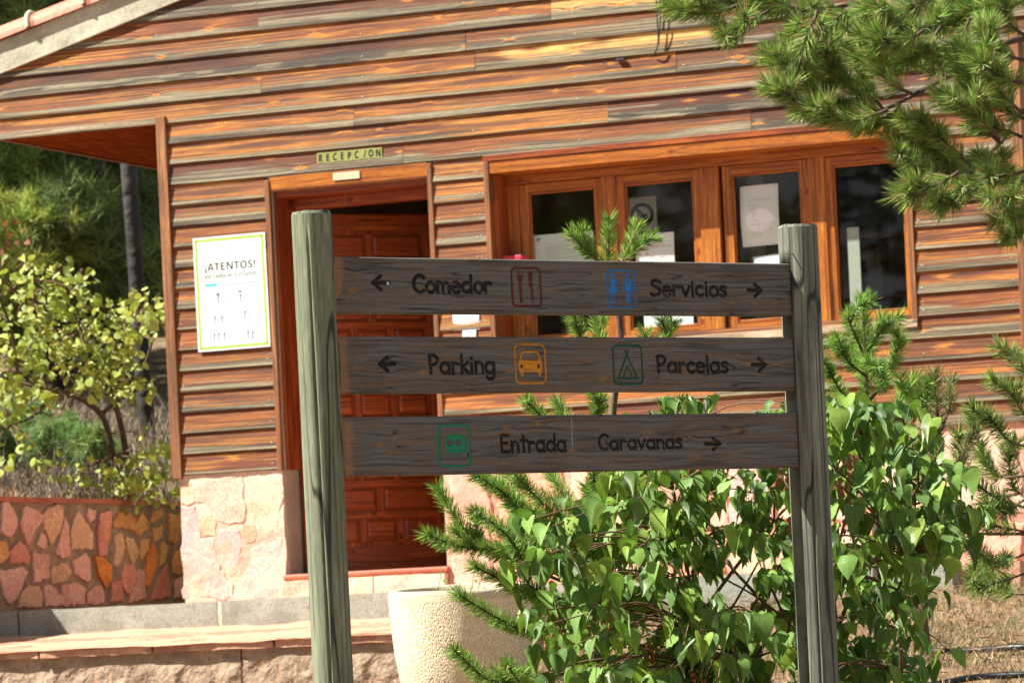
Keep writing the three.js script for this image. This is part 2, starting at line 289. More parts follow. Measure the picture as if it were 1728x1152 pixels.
const SIDE_PINE = [
  [1.95,0.79,-15.6,1.97,1.89,-15.6,1.98,2.44,-15.6],
  [1.98,2.09,-15.6,1.86,2.13,-15.5,1.78,2.22,-15.4],
  [1.97,2.0,-15.6,1.82,2.01,-15.65,1.76,2.23,-15.7],
  [1.96,1.87,-15.6,1.8,1.92,-15.5,1.68,2.03,-15.4,1.66,2.15,-15.3],
  [1.97,2.18,-15.6,1.92,2.25,-15.6,1.91,2.33,-15.6],
  [1.96,1.78,-15.6,1.83,1.81,-15.55,1.71,1.83,-15.5],
  [1.96,1.72,-15.6,1.78,1.68,-15.4,1.68,1.74,-15.2],
  [1.96,1.65,-15.6,1.82,1.61,-15.55,1.72,1.59,-15.5],
  [1.96,1.89,-15.6,1.9,1.96,-15.7,1.89,2.1,-15.8],
  [1.98,2.31,-15.6,1.94,2.4,-15.6,1.92,2.44,-15.6],
  [1.96,1.78,-15.6,1.66,1.81,-15.47,1.56,1.95,-15.33,1.52,2.07,-15.2],
  [1.97,1.94,-15.6,1.84,1.87,-15.45,1.75,1.89,-15.3],
  [1.95,1.56,-15.6,1.85,1.57,-15.7,1.78,1.66,-15.8],
];
const PINE_BOUGHS = [
  [3.14,4.3,-18.0,2.22,4.16,-17.8,1.7,4.1,-17.6,1.43,4.02,-17.4,1.18,4.0,-17.2,0.86,4.04,-17.0],
  [1.52,3.98,-17,1.35,3.88,-17,1.22,3.85,-17],
  [1.16,3.97,-17,1.06,3.92,-17,1.0,3.87,-17],
  [1.04,4.0,-17,0.92,3.97,-17,0.83,3.98,-17],
  [1.34,3.93,-16.8,1.28,3.81,-16.8,1.24,3.72,-16.8],
  [1.28,3.97,-17,1.16,4.02,-17,1.09,4.08,-17],
  [1.61,4.04,-17.2,1.51,3.95,-17.2,1.46,3.88,-17.2],
  [1.0,4.02,-17.1,0.95,4.07,-17.1,0.89,4.11,-17.1],
  [1.86,3.99,-16.8,1.72,3.92,-16.8,1.55,3.9,-16.8],
  [3.13,3.99,-18.0,2.28,4.1,-17.7,2.02,3.96,-17.4,1.79,3.88,-17.1,1.62,3.86,-16.8],
  [1.75,3.82,-16.7,1.65,3.77,-16.7,1.55,3.78,-16.7],
  [1.84,3.86,-16.9,1.74,3.75,-16.9,1.61,3.72,-16.9],
  [1.97,3.9,-17,1.92,3.81,-17,1.87,3.74,-17],
  [2.15,3.99,-17.2,2.05,3.95,-17.2,1.9,3.97,-17.2],
  [3.12,3.92,-18.0,2.28,3.92,-17.78,1.93,3.74,-17.56,1.6,3.58,-17.34,1.44,3.56,-17.12,1.25,3.54,-16.9],
  [1.41,3.52,-16.8,1.3,3.62,-16.8,1.21,3.71,-16.8,1.17,3.77,-16.8],
  [1.57,3.54,-17,1.46,3.66,-17,1.39,3.77,-17],
  [1.36,3.51,-16.7,1.24,3.55,-16.7,1.17,3.61,-16.7],
  [1.61,3.56,-17.1,1.53,3.69,-17.1,1.51,3.81,-17.1],
  [1.7,3.58,-16.8,1.61,3.63,-16.8,1.56,3.74,-16.8],
  [1.89,3.69,-17.2,1.79,3.74,-17.2,1.74,3.84,-17.2],
  [1.59,3.51,-16.7,1.45,3.47,-16.7,1.32,3.49,-16.7],
  [1.67,3.57,-17,1.62,3.5,-17,1.51,3.48,-17],
  [1.51,3.56,-17.1,1.39,3.62,-17.1,1.31,3.72,-17.1],
  [3.12,3.77,-18.0,2.26,3.6,-17.74,2.13,3.45,-17.48,1.92,3.3,-17.22,1.77,3.28,-16.96,1.62,3.34,-16.7],
  [1.85,3.24,-16.6,1.72,3.17,-16.6,1.65,3.15,-16.6],
  [1.93,3.29,-16.9,1.84,3.39,-16.9,1.73,3.46,-16.9],
  [2.08,3.4,-17.1,1.99,3.5,-17.1,1.96,3.63,-17.1],
  [2.03,3.37,-16.7,1.92,3.48,-16.7,1.79,3.54,-16.7],
  [2.14,3.48,-16.8,2.05,3.56,-16.8,1.96,3.63,-16.8,1.88,3.68,-16.8],
  [2.18,3.72,-17,2.09,3.75,-17,2.01,3.85,-17],
  [1.92,3.26,-16.8,1.87,3.18,-16.8,1.8,3.13,-16.8],
  [1.86,3.29,-17.1,1.76,3.35,-17.1,1.7,3.46,-17.1],
  [2.02,3.36,-17.2,1.9,3.34,-17.2,1.78,3.4,-17.2],
  [3.1,3.46,-18.0,2.23,3.31,-17.63,2.1,3.3,-17.27,1.97,3.33,-16.9],
  [2.12,3.21,-16.7,2.04,3.12,-16.7,2.07,3.06,-16.7],
  [2.13,3.25,-16.8,2.01,3.22,-16.8,1.92,3.19,-16.8],
  [2.17,3.42,-17.1,2.11,3.45,-17.1,2.02,3.47,-17.1],
  [2.17,3.16,-16.9,2.13,3.12,-16.9,2.12,3.03,-16.9],
  [2.13,3.59,-16.7,2.04,3.62,-16.7,1.95,3.7,-16.7],
  [2.21,3.85,-17.2,2.14,3.9,-17.2,2.12,3.97,-17.2],
  [2.19,3.48,-17,2.12,3.51,-17,2.1,3.61,-17],
];
const LEAFY_TREE = [
  [-2.22,2.36,-24.3,-2.25,2.63,-24.24,-2.3,2.87,-24.18,-2.46,2.99,-24.12,-2.75,3.07,-24.06,-3.05,3.2,-24.0],
  [-2.15,2.35,-24.3,-2.2,2.8,-24.3,-2.27,3.05,-24.3,-2.37,3.22,-24.3,-2.42,3.5,-24.3,-2.38,3.72,-24.3],
  [-2.31,2.88,-24.3,-2.1,3.07,-24.33,-1.98,3.35,-24.37,-1.94,3.45,-24.4],
  [-2.48,3.0,-24.3,-2.56,3.22,-24.17,-2.63,3.49,-24.03,-2.62,3.7,-23.9],
  [-2.78,3.09,-24.3,-2.79,3.37,-24.15,-2.86,3.63,-24.0],
  [-2.37,3.22,-24.3,-2.18,3.35,-24.25,-2.04,3.47,-24.2],
  [-2.58,3.03,-24.3,-2.68,2.89,-24.2,-2.84,2.82,-24.1],
  [-2.27,3.05,-24.3,-2.11,3.01,-24.4,-2.03,3.08,-24.5],
  [-2.42,3.5,-24.3,-2.55,3.64,-24.3,-2.53,3.76,-24.3],
  [-2.66,3.51,-24.3,-2.77,3.61,-24.15,-2.82,3.66,-24.0],
];
const LILAC_OUTLINE = [[0.42,2.22],[0.65,2.21],[0.71,2.14],[0.89,2.19],[1.04,2.21],[1.23,2.18],[1.41,2.12],[1.37,1.99],[1.45,1.85],[1.45,1.63],[1.36,1.54],[1.29,1.22],[-0.04,1.28],[0.07,1.48],[-0.02,1.59],[-0.04,1.7],[0.04,1.84],[0.16,1.89],[0.29,1.98],[0.37,2.12]];
const LEAFY_OUTLINE = [[-2.96,3.64],[-2.72,3.73],[-2.45,3.73],[-2.32,3.61],[-2.19,3.53],[-1.9,3.5],[-1.89,3.37],[-2.03,3.32],[-2.22,3.23],[-2.02,3.05],[-2.08,2.93],[-2.34,3.03],[-2.65,2.94],[-3.0,2.83]];
// ------------------------------------------------------------------ ground
const FACE = [0, 0, -22.7], TURN = -22 * Math.PI / 180;    // origin and turn of the cabin front: x along it, z out of it
const interp = (t, v) => { for (let i = 1; i < t.length; i++) if (v <= t[i][0]) return mixn(t[i - 1][1], t[i][1], (v - t[i - 1][0]) / (t[i][0] - t[i - 1][0])); return t[t.length - 1][1]; };
const PROFILE = [[-40, -0.6], [0, 0], [6, 0.5], [11, 0.92], [13, 1.12], [14.5, 1.25], [16, 1.34], [19, 1.5], [22, 1.6], [40, 1.7], [150, 1.7]];
const ground = (x, z) => interp(PROFILE, -z) - 0.24 * smooth(0.7, -0.3, x) * smooth(15, 18.5, -z) + clamp(x - 0.5, -4, 4) * 0.035 + 0.05 * (fbm(x * 1.3 + 50, z * 1.3 + 90, 3) - 0.5);
function sheet(x0, x1, nx, z0, z1, nz, fn, mapPoint = (x, z) => [x, z]) {
  const pos = [], uv = [], idx = [];
  for (let j = 0; j <= nz; j++) for (let i = 0; i <= nx; i++) { const [x, z] = mapPoint(x0 + (x1 - x0) * i / nx, z0 + (z1 - z0) * j / nz); pos.push(x, fn(x, z), z); uv.push(x, z); }
  for (let j = 0; j < nz; j++) for (let i = 0; i < nx; i++) { const a = j * (nx + 1) + i, b = a + 1, c = a + nx + 1, d = c + 1; idx.push(a, b, c, b, d, c); }
  const g = new THREE.BufferGeometry(); g.setAttribute('position', new THREE.Float32BufferAttribute(pos, 3)); g.setAttribute('uv', new THREE.Float32BufferAttribute(uv, 2)); g.setIndex(idx); g.computeVertexNormals();
  if (g.attributes.normal.getY(0) < 0) { const k = g.index.array; for (let i = 0; i < k.length; i += 3) { const t = k[i]; k[i] = k[i + 1]; k[i + 1] = t; } g.computeVertexNormals(); }
  return g;
}
const spread = (t) => Math.sign(t) * (Math.abs(t) < 6 ? Math.abs(t) : 6 + Math.pow(Math.abs(t) - 6, 1.9));
struct('ground', sheet(-16, 16, 160, -45, 6, 220, ground, (x, z) => [spread(x), z < -30 ? -30 - (-30 - z) * 6 : z * (z > 0 ? 6 : 1)]), mat.earth);
// hillside held by the retaining wall, in cabin axes: left of x = -2.5, rising to the back
const hillH = (x, z) => 2.31 + (Math.max(0, 1.2 - z) * 0.075 + Math.pow(Math.max(0, -z - 4), 1.25) * 0.03) * smooth(-2.55, -3.5, x) + Math.max(0, -2.6 - x) * 0.05 + 0.16 * (fbm(x * 0.8 + 33, z * 0.8 + 70, 4) - 0.5) * smooth(0.1, 1.5, -2.5 - x);
const hillMap = (x, z) => [-2.52 - Math.pow(-x, 1.5), z];
struct('hillside', (() => { const g = sheet(-13, 0, 90, -75, 2.4, 140, hillH, (x, z) => [-2.52 - Math.pow(-x, 1.5) + (z < -6.8 ? smooth(-6.8, -8, z) * 14 * (1 + x / 13) : 0), z]); return g; })(), mat.hill, FACE, TURN);

// ------------------------------------------------------------------ cabin (x along the front, y up, z towards the viewer; base at y 1.6)
const BASE = 1.6;
const cabin = thing('wooden_reception_cabin', 'wooden reception cabin with weathered red brown lap siding on stone base', 'cabin', [0, BASE, FACE[2]], TURN);
const up = (g) => g.translate(0, -BASE, 0);
const cp = (name, geo, m, parent = cabin) => part(name, up(geo), m, parent);
{
  const sh = new THREE.Shape([[-1.94, 1.5], [2.95, 1.5], [2.95, 4.46], [3.94, 4.46], [3.94, 4.83], [0.48, 5.74], [-2.98, 4.83], [-2.98, 4.46], [-1.94, 4.46]].map((p) => new THREE.Vector2(...p)));
  sh.holes.push(new THREE.Path([[-1.305, 1.86], [-1.305, 4.0], [-0.36, 4.0], [-0.36, 1.86]].map((p) => new THREE.Vector2(...p))), new THREE.Path([[-0.005, 2.99], [-0.005, 3.99], [2.335, 3.99], [2.335, 2.99]].map((p) => new THREE.Vector2(...p))));
  const g = new THREE.ExtrudeGeometry(sh, { depth: 0.25, bevelEnabled: false }); g.translate(0, 0, -0.25); planarUV(g);
  cp('front_wall', g, mat.plaster);
}
cp('side_wall', box(-1.94, -1.7, 1.5, 4.46, -7, -0.25), mat.plaster);
cp('side_wall', box(2.7, 2.95, 1.5, 4.46, -7, -0.25), mat.plaster);
cp('back_wall', box(-1.7, 2.7, 1.5, 4.46, -4.3, -4.1), mat.plaster);
cp('floor', box(-1.7, 2.7, 1.75, 1.86, -4.1, -0.25), mat.floorTile);
cp('ceiling', box(-1.7, 2.7, 4.36, 4.46, -4.1, -0.25), mat.plaster);
cp('partition', box(0.95, 1.05, 1.86, 4.36, -4.1, -1.5), mat.plaster);
// lap siding, board by board
const boardGeo = (x0, x1, y0, h, xt0 = x0, xt1 = x1, row = 0, tail = 0.11) => {
  const zb = 0.0255, zt = 0.0255 - 0.0142 * h / 0.13, ch = 0.002, pos = [], uv = [], idx = [], at = (t, a, b) => a + (b - a) * t;
  const prof = [[0, 0.004], [0, zb - ch], [ch, zb], [h, zt], [h, 0.001]];        // y, z up the front
  const vs = [0, 0.004, 0.015, h / 0.13 * 0.985, h / 0.13 * 0.985], u0 = rnd();
  for (let s = 0; s < 4; s++) {
    const [ya, za] = prof[s], [yb, zb2] = prof[s + 1], n = pos.length / 3;
    for (const [y, z, v] of [[ya, za, vs[s]], [yb, zb2, vs[s + 1]]]) { const t = y / h; for (const x of [at(t, x0, xt0), at(t, x1, xt1)]) { pos.push(x, y0 + y, z); uv.push(u0 + x / 4, (row + clamp(v, 0.02, 0.985)) / ROWS); } }
    idx.push(n, n + 1, n + 2, n + 1, n + 3, n + 2);
  }
  for (const e of [0, 1]) { const n = pos.length / 3; for (let k = 0; k < 5; k++) { const t = prof[k][0] / h; pos.push(e ? at(t, x1, xt1) : at(t, x0, xt0), y0 + prof[k][0], prof[k][1]); uv.push(u0, (row + 0.5) / ROWS); } for (let k = 1; k < 4; k++) e ? idx.push(n, n + k + 1, n + k) : idx.push(n, n + k, n + k + 1); }
  const g = new THREE.BufferGeometry(); g.setAttribute('position', new THREE.Float32BufferAttribute(pos, 3)); g.setAttribute('uv', new THREE.Float32BufferAttribute(uv, 2)); g.setIndex(idx);
  const q = g.toNonIndexed(); q.computeVertexNormals(); return q;
};
const nails = [];
const PITCH = 0.1152, rowY = (k) => 2.47 + PITCH * k;
const roofX = (y) => -2.98 + (y - 4.83) / 0.263;             // underside of the verge at height y
function board(x0, x1, k, row, o = {}) {
  const y0 = o.y0 ?? rowY(k), h = o.h ?? 0.129;
  const tilt = rr(-0.0012, 0.0012), g = boardGeo(x0, x1, y0, h, o.xt0 ?? x0, o.xt1 ?? x1, row); g.rotateZ(tilt * 0.4);
  cp('siding_board', g, mat.siding);
  for (let x = Math.ceil((x0 - 0.02 + 1.33) / 0.62) * 0.62 - 1.33 + 0.0; x < x1; x += 0.62) if (x > x0 + 0.01) nails.push([x + rr(-0.012, 0.012), y0 + rr(0.026, 0.036)]);
  if (x1 - x0 < 0.7) { nails.push([x0 + 0.03, y0 + 0.03]); nails.push([x1 - 0.03, y0 + 0.032]); }
}
const warmRow = () => Math.floor(rr(0, 12)), duskRow = () => Math.floor(rr(12, 24)), midRow = () => Math.floor(rr(24, 31));
for (let k = 0; k <= 13; k++) {
  board(-1.92, -1.337, k, warmRow());
  if (k >= 5 && k <= 13) { board(2.362, 2.905, k, pick([warmRow(), midRow()])); board(-0.331, -0.031, k, warmRow()); }
  else { const j = rr(0.3, 1.8); board(-0.331, j, k, warmRow()); board(j + 0.002, 2.905, k, pick([warmRow(), midRow()]), k === 4 ? {} : {}); }
}
const JOINTS = [[-0.5, 1.5], [0.7], [-0.78, 1.9], [1.1], [-1.33, -0.05, 1.42], [-0.1, 1.7], [0.4], [-1.33, 0.93], [0.2], [-0.9, 1.2], [0.6], [-0.3], [0.5], [0.4]];
for (let k = 14; k <= 25; k++) {
  const y0 = rowY(k), over = k >= 17;
  const clip = (y) => over ? Math.max(-2.98, roofX(y) - 0.12) : -1.92;
  const clipR = (y) => over ? Math.min(3.94, 0.96 - roofX(y) + 0.12) : 2.905;
  const xl = clip(y0), xtl = clip(y0 + 0.129), xr = clipR(y0), xtr = clipR(y0 + 0.129);
  const cuts = [xl, ...JOINTS[k - 14].filter((x) => x > xtl + 0.3 && x < xtr - 0.3), xr];
  for (let i = 0; i + 1 < cuts.length; i++) {
    const last = i + 2 === cuts.length, row = (k === 18 && cuts[i] === -0.05) || (k === 20 && i === 1) ? 31 : pick([duskRow(), midRow(), cuts[i] < -1 ? warmRow() : duskRow()]);
    board(cuts[i] + (i ? 0.001 : 0), cuts[i + 1] - (last ? 0 : 0.001), k, row, { xt0: i ? undefined : xtl, xt1: last ? xtr : undefined });
  }
}
for (const [x0, x1] of [[-2.98, -1.985], [2.96, 3.94]]) cp('overhang_strip', box(x0, x1, 4.435, 4.466, 0.004, 0.026, 0.003), mat.greyWood);
{ const g = mergeGeometries(nails.map(([x, y]) => { const s = new THREE.SphereGeometry(0.0055, 6, 4); s.scale(1, 1, 0.5); s.translate(x, y, 0.0222); return s; })); const m = cp('nail_heads', g, mat.nail); m.userData.kind = 'stuff'; }
// corner posts and trims
cp('corner_post', jitterUV(box(-1.982, -1.922, 2.45, 4.47, -0.05, 0.036, 0.004)), mat.trim);
cp('corner_post', jitterUV(box(2.907, 2.965, 2.45, 4.47, -0.05, 0.036, 0.004)), mat.trim);
cp('door_trim', jitterUV(box(-1.335, -1.307, 2.46, 4.06, -0.02, 0.03, 0.003)), mat.trim);
cp('door_trim', jitterUV(box(-0.361, -0.333, 2.46, 4.07, -0.02, 0.03, 0.003)), mat.trim);
cp('door_trim', jitterUV(box(-1.307, -0.361, 4.003, 4.078, -0.02, 0.022, 0.003)), mat.varnish);
cp('window_trim', jitterUV(box(-0.03, 0.0, 2.985, 4.05, -0.02, 0.03, 0.003)), mat.trim);
cp('window_trim', jitterUV(box(2.33, 2.36, 2.985, 4.05, -0.02, 0.03, 0.003)), mat.trim);
cp('window_trim', jitterUV(box(-0.03, 2.36, 4.052, 4.085, -0.02, 0.03, 0.003)), mat.red);
cp('window_trim', jitterUV(box(0.0, 2.33, 3.985, 4.05, -0.16, 0.024, 0.003)), mat.varnish);
// door reveal linings and frame
cp('door_lining', jitterUV(box(-1.307, -1.285, 2.466, 4.003, -0.25, -0.02)), mat.red);
cp('door_lining', jitterUV(box(-0.38, -0.361, 2.466, 4.003, -0.25, -0.02)), mat.red);
cp('door_lining', jitterUV(box(-1.285, -0.38, 3.965, 4.003, -0.25, -0.02)), mat.red);
cp('door_jamb', jitterUV(box(-1.285, -1.235, 1.885, 3.965, -0.25, -0.17, 0.004)), mat.red);
cp('door_jamb', jitterUV(box(-0.42, -0.38, 1.885, 3.965, -0.25, -0.17, 0.004)), mat.red);
cp('door_head', jitterUV(box(-1.285, -0.38, 3.905, 3.965, -0.25, -0.17, 0.004)), mat.red);
// door leaf, opened inwards about its hinge side
{
  const W = 0.83, H = 1.99, y0 = 1.895;
  const leaf = cp('door', (() => { const g = box(0, W, 0, H, -0.036, -0.014); g.translate(0, BASE, 0); return g; })(), mat.red);
  leaf.position.set(-1.238, y0 - BASE, -0.2); leaf.rotation.y = 47 * Math.PI / 180;
  const sub = (n, g, m = mat.red) => part(n, jitterUV(g), m, leaf);
  sub('stile', box(0, 0.075, 0, H, -0.0135, 0.004, 0.004)); sub('stile', box(W - 0.075, W, 0, H, -0.0135, 0.004, 0.004));
  sub('kick_board', box(0.075, W - 0.075, 0, 0.13, -0.0135, 0.006, 0.004));
  const n = 10, gap = (H - 0.13 - 0.09) / n;
  sub('rail', box(0.075, W - 0.075, H - 0.09, H, -0.0135, 0.0035, 0.004));
  for (let i = 0; i < n; i++) {
    const b = 0.13 + i * gap, c = i % 2 === 0 ? 3 : 2, a0 = 0.075, a1 = W - 0.075, pw = (a1 - a0) / c;
    if (i) sub('rail', box(a0, a1, b - 0.018, b + 0.018, -0.0135, 0.0035, 0.004));
    for (let j = 0; j < c; j++) {
      if (j) sub('muntin', box(a0 + pw * j - 0.02, a0 + pw * j + 0.02, b + 0.018, b + gap - 0.018, -0.0135, 0.002, 0.004));
      const x0 = a0 + pw * j + 0.028, x1 = a0 + pw * (j + 1) - 0.028, s = new THREE.Shape([[x0, b + 0.03], [x1, b + 0.03], [x1, b + gap - 0.03], [x0, b + gap - 0.03]].map((p) => new THREE.Vector2(...p)));
      const g = new THREE.ExtrudeGeometry(s, { depth: 0.003, bevelEnabled: true, bevelThickness: 0.009, bevelSize: 0.014, bevelOffset: -0.014, bevelSegments: 1 }); g.translate(0, 0, -0.0135); planarUV(g); sub('panel', g);
    }
  }
  const hg = new THREE.TorusGeometry(0.012, 0.003, 6, 12, 4.5); hg.translate(W - 0.04, 0.86, 0.02); sub('handle', hg, mat.nail);
}
// threshold and step
cp('threshold', box(-1.33, -0.335, 1.852, 1.886, -0.25, 0.045, 0.014), mat.sillTile);
// windows
{
  const fr = (x0, x1, y0, y1, z0, z1, m = mat.varnish) => cp('window_frame', jitterUV(box(x0, x1, y0, y1, z0, z1, 0.004)), m);
  fr(0.03, 2.3, 3.935, 3.985, -0.25, -0.15); fr(0.03, 0.095, 3.035, 3.935, -0.25, -0.15); fr(2.285, 2.33, 3.035, 3.985, -0.25, -0.15);
  fr(0.575, 0.655, 3.035, 3.935, -0.25, -0.152); fr(1.135, 1.245, 3.035, 3.935, -0.25, -0.146); fr(1.745, 1.835, 3.035, 3.935, -0.25, -0.152);
  cp('window_lining', jitterUV(box(0.0, 0.03, 3.035, 3.985, -0.25, -0.02)), mat.red);
  cp('window_lining', jitterUV(box(2.3, 2.33, 3.035, 3.985, -0.148, -0.02)), mat.varnish);
  cp('window_sill', jitterUV(box(-0.03, 2.36, 2.99, 3.032, -0.25, 0.034, 0.005)), mat.greyWood);
  for (const [a, b] of [[0.148, 0.535], [0.705, 1.095], [1.312, 1.697], [1.875, 2.262]]) {
    const win = part('window_sash', merge([box(a - 0.05, a, 3.04, 3.93, -0.215, -0.165), box(b, b + 0.05, 3.04, 3.93, -0.215, -0.165), box(a, b, 3.04, 3.1, -0.215, -0.165), box(a, b, 3.885, 3.93, -0.215, -0.165)].map((g) => up(jitterUV(g)))), mat.varnish, cabin);
    const bead = merge([box(a, a + 0.011, 3.1, 3.885, -0.193, -0.171, 0.004), box(b - 0.011, b, 3.1, 3.885, -0.193, -0.171, 0.004), box(a + 0.011, b - 0.011, 3.1, 3.111, -0.193, -0.171, 0.004), box(a + 0.011, b - 0.011, 3.874, 3.885, -0.193, -0.171, 0.004)].map((g) => up(jitterUV(g))));
    part('glazing_bead', bead, mat.varnish, win);
    part('pane', up(new THREE.PlaneGeometry(b - a, 0.785).translate((a + b) / 2, 3.4925, -0.196)), mat.glass, win);
  }
}
// overhang: soffit slats beside the wall and eave board
for (let i = 0; i < 16; i++) { const x = -2.98 + i * 0.0645; cp('soffit_slat', jitterUV(box(x, x + 0.052, 4.444 + rr(0, 0.002), 4.46, -6.9, -0.001, 0.003)), mat.soffit); }
cp('soffit_backing', box(-2.98, -1.945, 4.4605, 4.468, -6.9, -0.25), mat.trim);
cp('eave_board', jitterUV(box(-3.005, -2.983, 4.432, 4.6, -6.9, 0.0, 0.003)), mat.red);
// roof: slab, concrete verge and barrel tiles along it
{
  const L = 3.75, ang = Math.atan(0.263);
  for (const s of [1, -1]) {
    const place = (g) => { g.rotateZ(s * ang); if (s < 0) { g.translate(3.96, 4.785, 0); } else g.translate(-3.0, 4.785, 0); return g; };
    const X = (a, b) => s > 0 ? [a, b] : [-b, -a];
    cp('roof_slab', place(box(...X(-0.05, L), 0.05, 0.17, -7, -0.12)), mat.concrete);
    const vg = place((() => { const [a, b] = X(-0.06, L - 0.12); const g = new THREE.BoxGeometry(b - a, 0.172, 0.16, 90, 5, 3); g.translate((a + b) / 2, 0.086, -0.04); const p = g.attributes.position; for (let i = 0; i < p.count; i++) p.setXYZ(i, p.getX(i), p.getY(i) + 0.007 * (fbm(p.getX(i) * 5, p.getZ(i) * 9 + 4, 3) - 0.5), p.getZ(i) + 0.008 * (fbm(p.getX(i) * 6 + 9, p.getY(i) * 9, 3) - 0.5)); g.computeVertexNormals(); return planarUV(g); })());
    cp('verge', vg, mat.concrete);
    const step = 0.37;
    for (let k = 0; k < 9; k++) {
      const pts = []; for (let i = 0; i <= 10; i++) { const t = Math.PI * i / 10; pts.push([0.1 * Math.cos(t), 0.092 * Math.sin(t)]); }
      const sh = new THREE.Shape([...pts, ...pts.map(([x, y]) => [x * 0.86, y * 0.86]).reverse()].map((p) => new THREE.Vector2(...p)));
      const g = new THREE.ExtrudeGeometry(sh, { depth: step + 0.05, bevelEnabled: false, steps: 1 }); g.rotateY(Math.PI / 2); g.translate(s > 0 ? -0.06 + k * step : 0.06 - k * step - step - 0.05, 0.168 + 0.012, -0.03); g.rotateZ(-s * 0.02); planarUV(g);
      cp('roof_tile', place(g), mat.tile);
      const c = new THREE.TorusGeometry(0.098, 0.016, 6, 12, Math.PI); c.rotateY(Math.PI / 2); c.translate(s * (-0.06 + k * step + 0.01), 0.178, -0.03);
      cp('tile_mortar', place(c), mat.tileMortar);
    }
    for (let r = 0; r < 12; r++) { const g = new THREE.CylinderGeometry(0.09, 0.09, L, 10, 1, true, 0, Math.PI); g.rotateZ(Math.PI / 2); g.rotateX(-Math.PI / 2); g.scale(1, 0.7, 1); g.translate(s * L / 2, 0.18, -0.3 - r * 0.23); planarUV(g); cp('roof_tile', place(g), mat.tile); }
  }
}
// stone base: irregular slabs in mortar
function slab(pts, depth, bevel, wob = 0.006) {        // pts [x, y]; face at z = depth
  const out = []; for (let i = 0; i < pts.length; i++) { const [a, b] = pts[i], [c, d] = pts[(i + 1) % pts.length]; const n = Math.max(2, Math.round(Math.hypot(c - a, d - b) / 0.035)); for (let k = 0; k < n; k++) out.push(new THREE.Vector2(mixn(a, c, k / n) + (k ? rr(-wob, wob) : 0), mixn(b, d, k / n) + (k ? rr(-wob, wob) : 0))); }
  const g = new THREE.ExtrudeGeometry(new THREE.Shape(out), { depth: depth - bevel, bevelEnabled: true, bevelThickness: bevel, bevelSize: bevel, bevelOffset: -bevel, bevelSegments: 2 });
  return jitterUV(planarUV(g));
}
const grow = (p, k) => { const cx = p.reduce((s, q) => s + q[0], 0) / p.length, cy = p.reduce((s, q) => s + q[1], 0) / p.length; return p.map(([x, y]) => [cx + (x - cx) * k, cy + (y - cy) * k]); };
const pairs = (f) => { const o = []; for (let i = 0; i < f.length; i += 2) o.push([f[i], f[i + 1]]); return o; };
function roughBlock(x0, x1, y0, y1, z0, z1, amp, f = 7, cell = 0.04) {
  const g = new THREE.BoxGeometry(x1 - x0, y1 - y0, z1 - z0, Math.max(2, Math.round((x1 - x0) / cell)), Math.max(2, Math.round((y1 - y0) / cell)), Math.max(2, Math.round((z1 - z0) / cell)));
  g.translate((x0 + x1) / 2, (y0 + y1) / 2, (z0 + z1) / 2); planarUV(g);
  const p = g.attributes.position; for (let i = 0; i < p.count; i++) { const x = p.getX(i), y = p.getY(i), z = p.getZ(i); p.setXYZ(i, x + amp * (fbm(y * f + 3, z * f + 9, 3) - 0.5) * 1.4, y + amp * (fbm(x * f + 13, z * f + 2, 3) - 0.5), z + amp * 2 * (fbm(x * f + 21, y * f + 5, 4) - 0.5)); }
  g.computeVertexNormals(); return g;
}
{
  const base = cp('stone_base', roughBlock(-1.948, -1.318, 1.55, 2.468, -0.255, 0.012, 0.012), mat.pierMortar);
  PIER_STONES.forEach((f, i) => { const m = part('stone', up(slab(grow(pairs(f), 1.06), 0.0065, 0.003, 0.012)), pierStoneMats[[1, 0, 0, 1, 2, 1, 2, 3, 2][i]], base, [0, 0, 0.0075]); });
  // stones lining the door opening
  for (const [y0, y1, q] of [[1.9, 2.15, 1], [2.16, 2.3, 3], [2.31, 2.46, 1]]) { const g = slab([[0.02, y0], [0.17, y0 + 0.01], [0.175, y1], [0.015, y1]], 0.015, 0.005); g.rotateY(Math.PI / 2); g.translate(-1.325, 0, 0.0); part('stone', up(g), pierStoneMats[q], base); }
  const b2 = cp('stone_base', roughBlock(-0.352, 2.95, 1.45, 2.468, -0.255, 0.012, 0.012, 7, 0.06), mat.salmon);
  let x = -0.34; while (x < 2.85) { const w = rr(0.25, 0.5); for (const [a, b] of [[1.55, 1.98], [2.0, 2.44]]) { const j = rr(-0.08, 0.08); part('stone', up(slab([[x + 0.012, a + rr(0, 0.03)], [Math.min(x + w, 2.92) - 0.02 + j, a + rr(0, 0.05)], [Math.min(x + w, 2.92) - 0.03 - j * 0.5, b - rr(0, 0.05)], [x + 0.03, b - rr(0, 0.03)]], 0.016, 0.007, 0.012)), pick(pierStoneMats.concat([mat.salmon, mat.salmon])), b2, [0, 0, 0.008]); } x += w; }
}
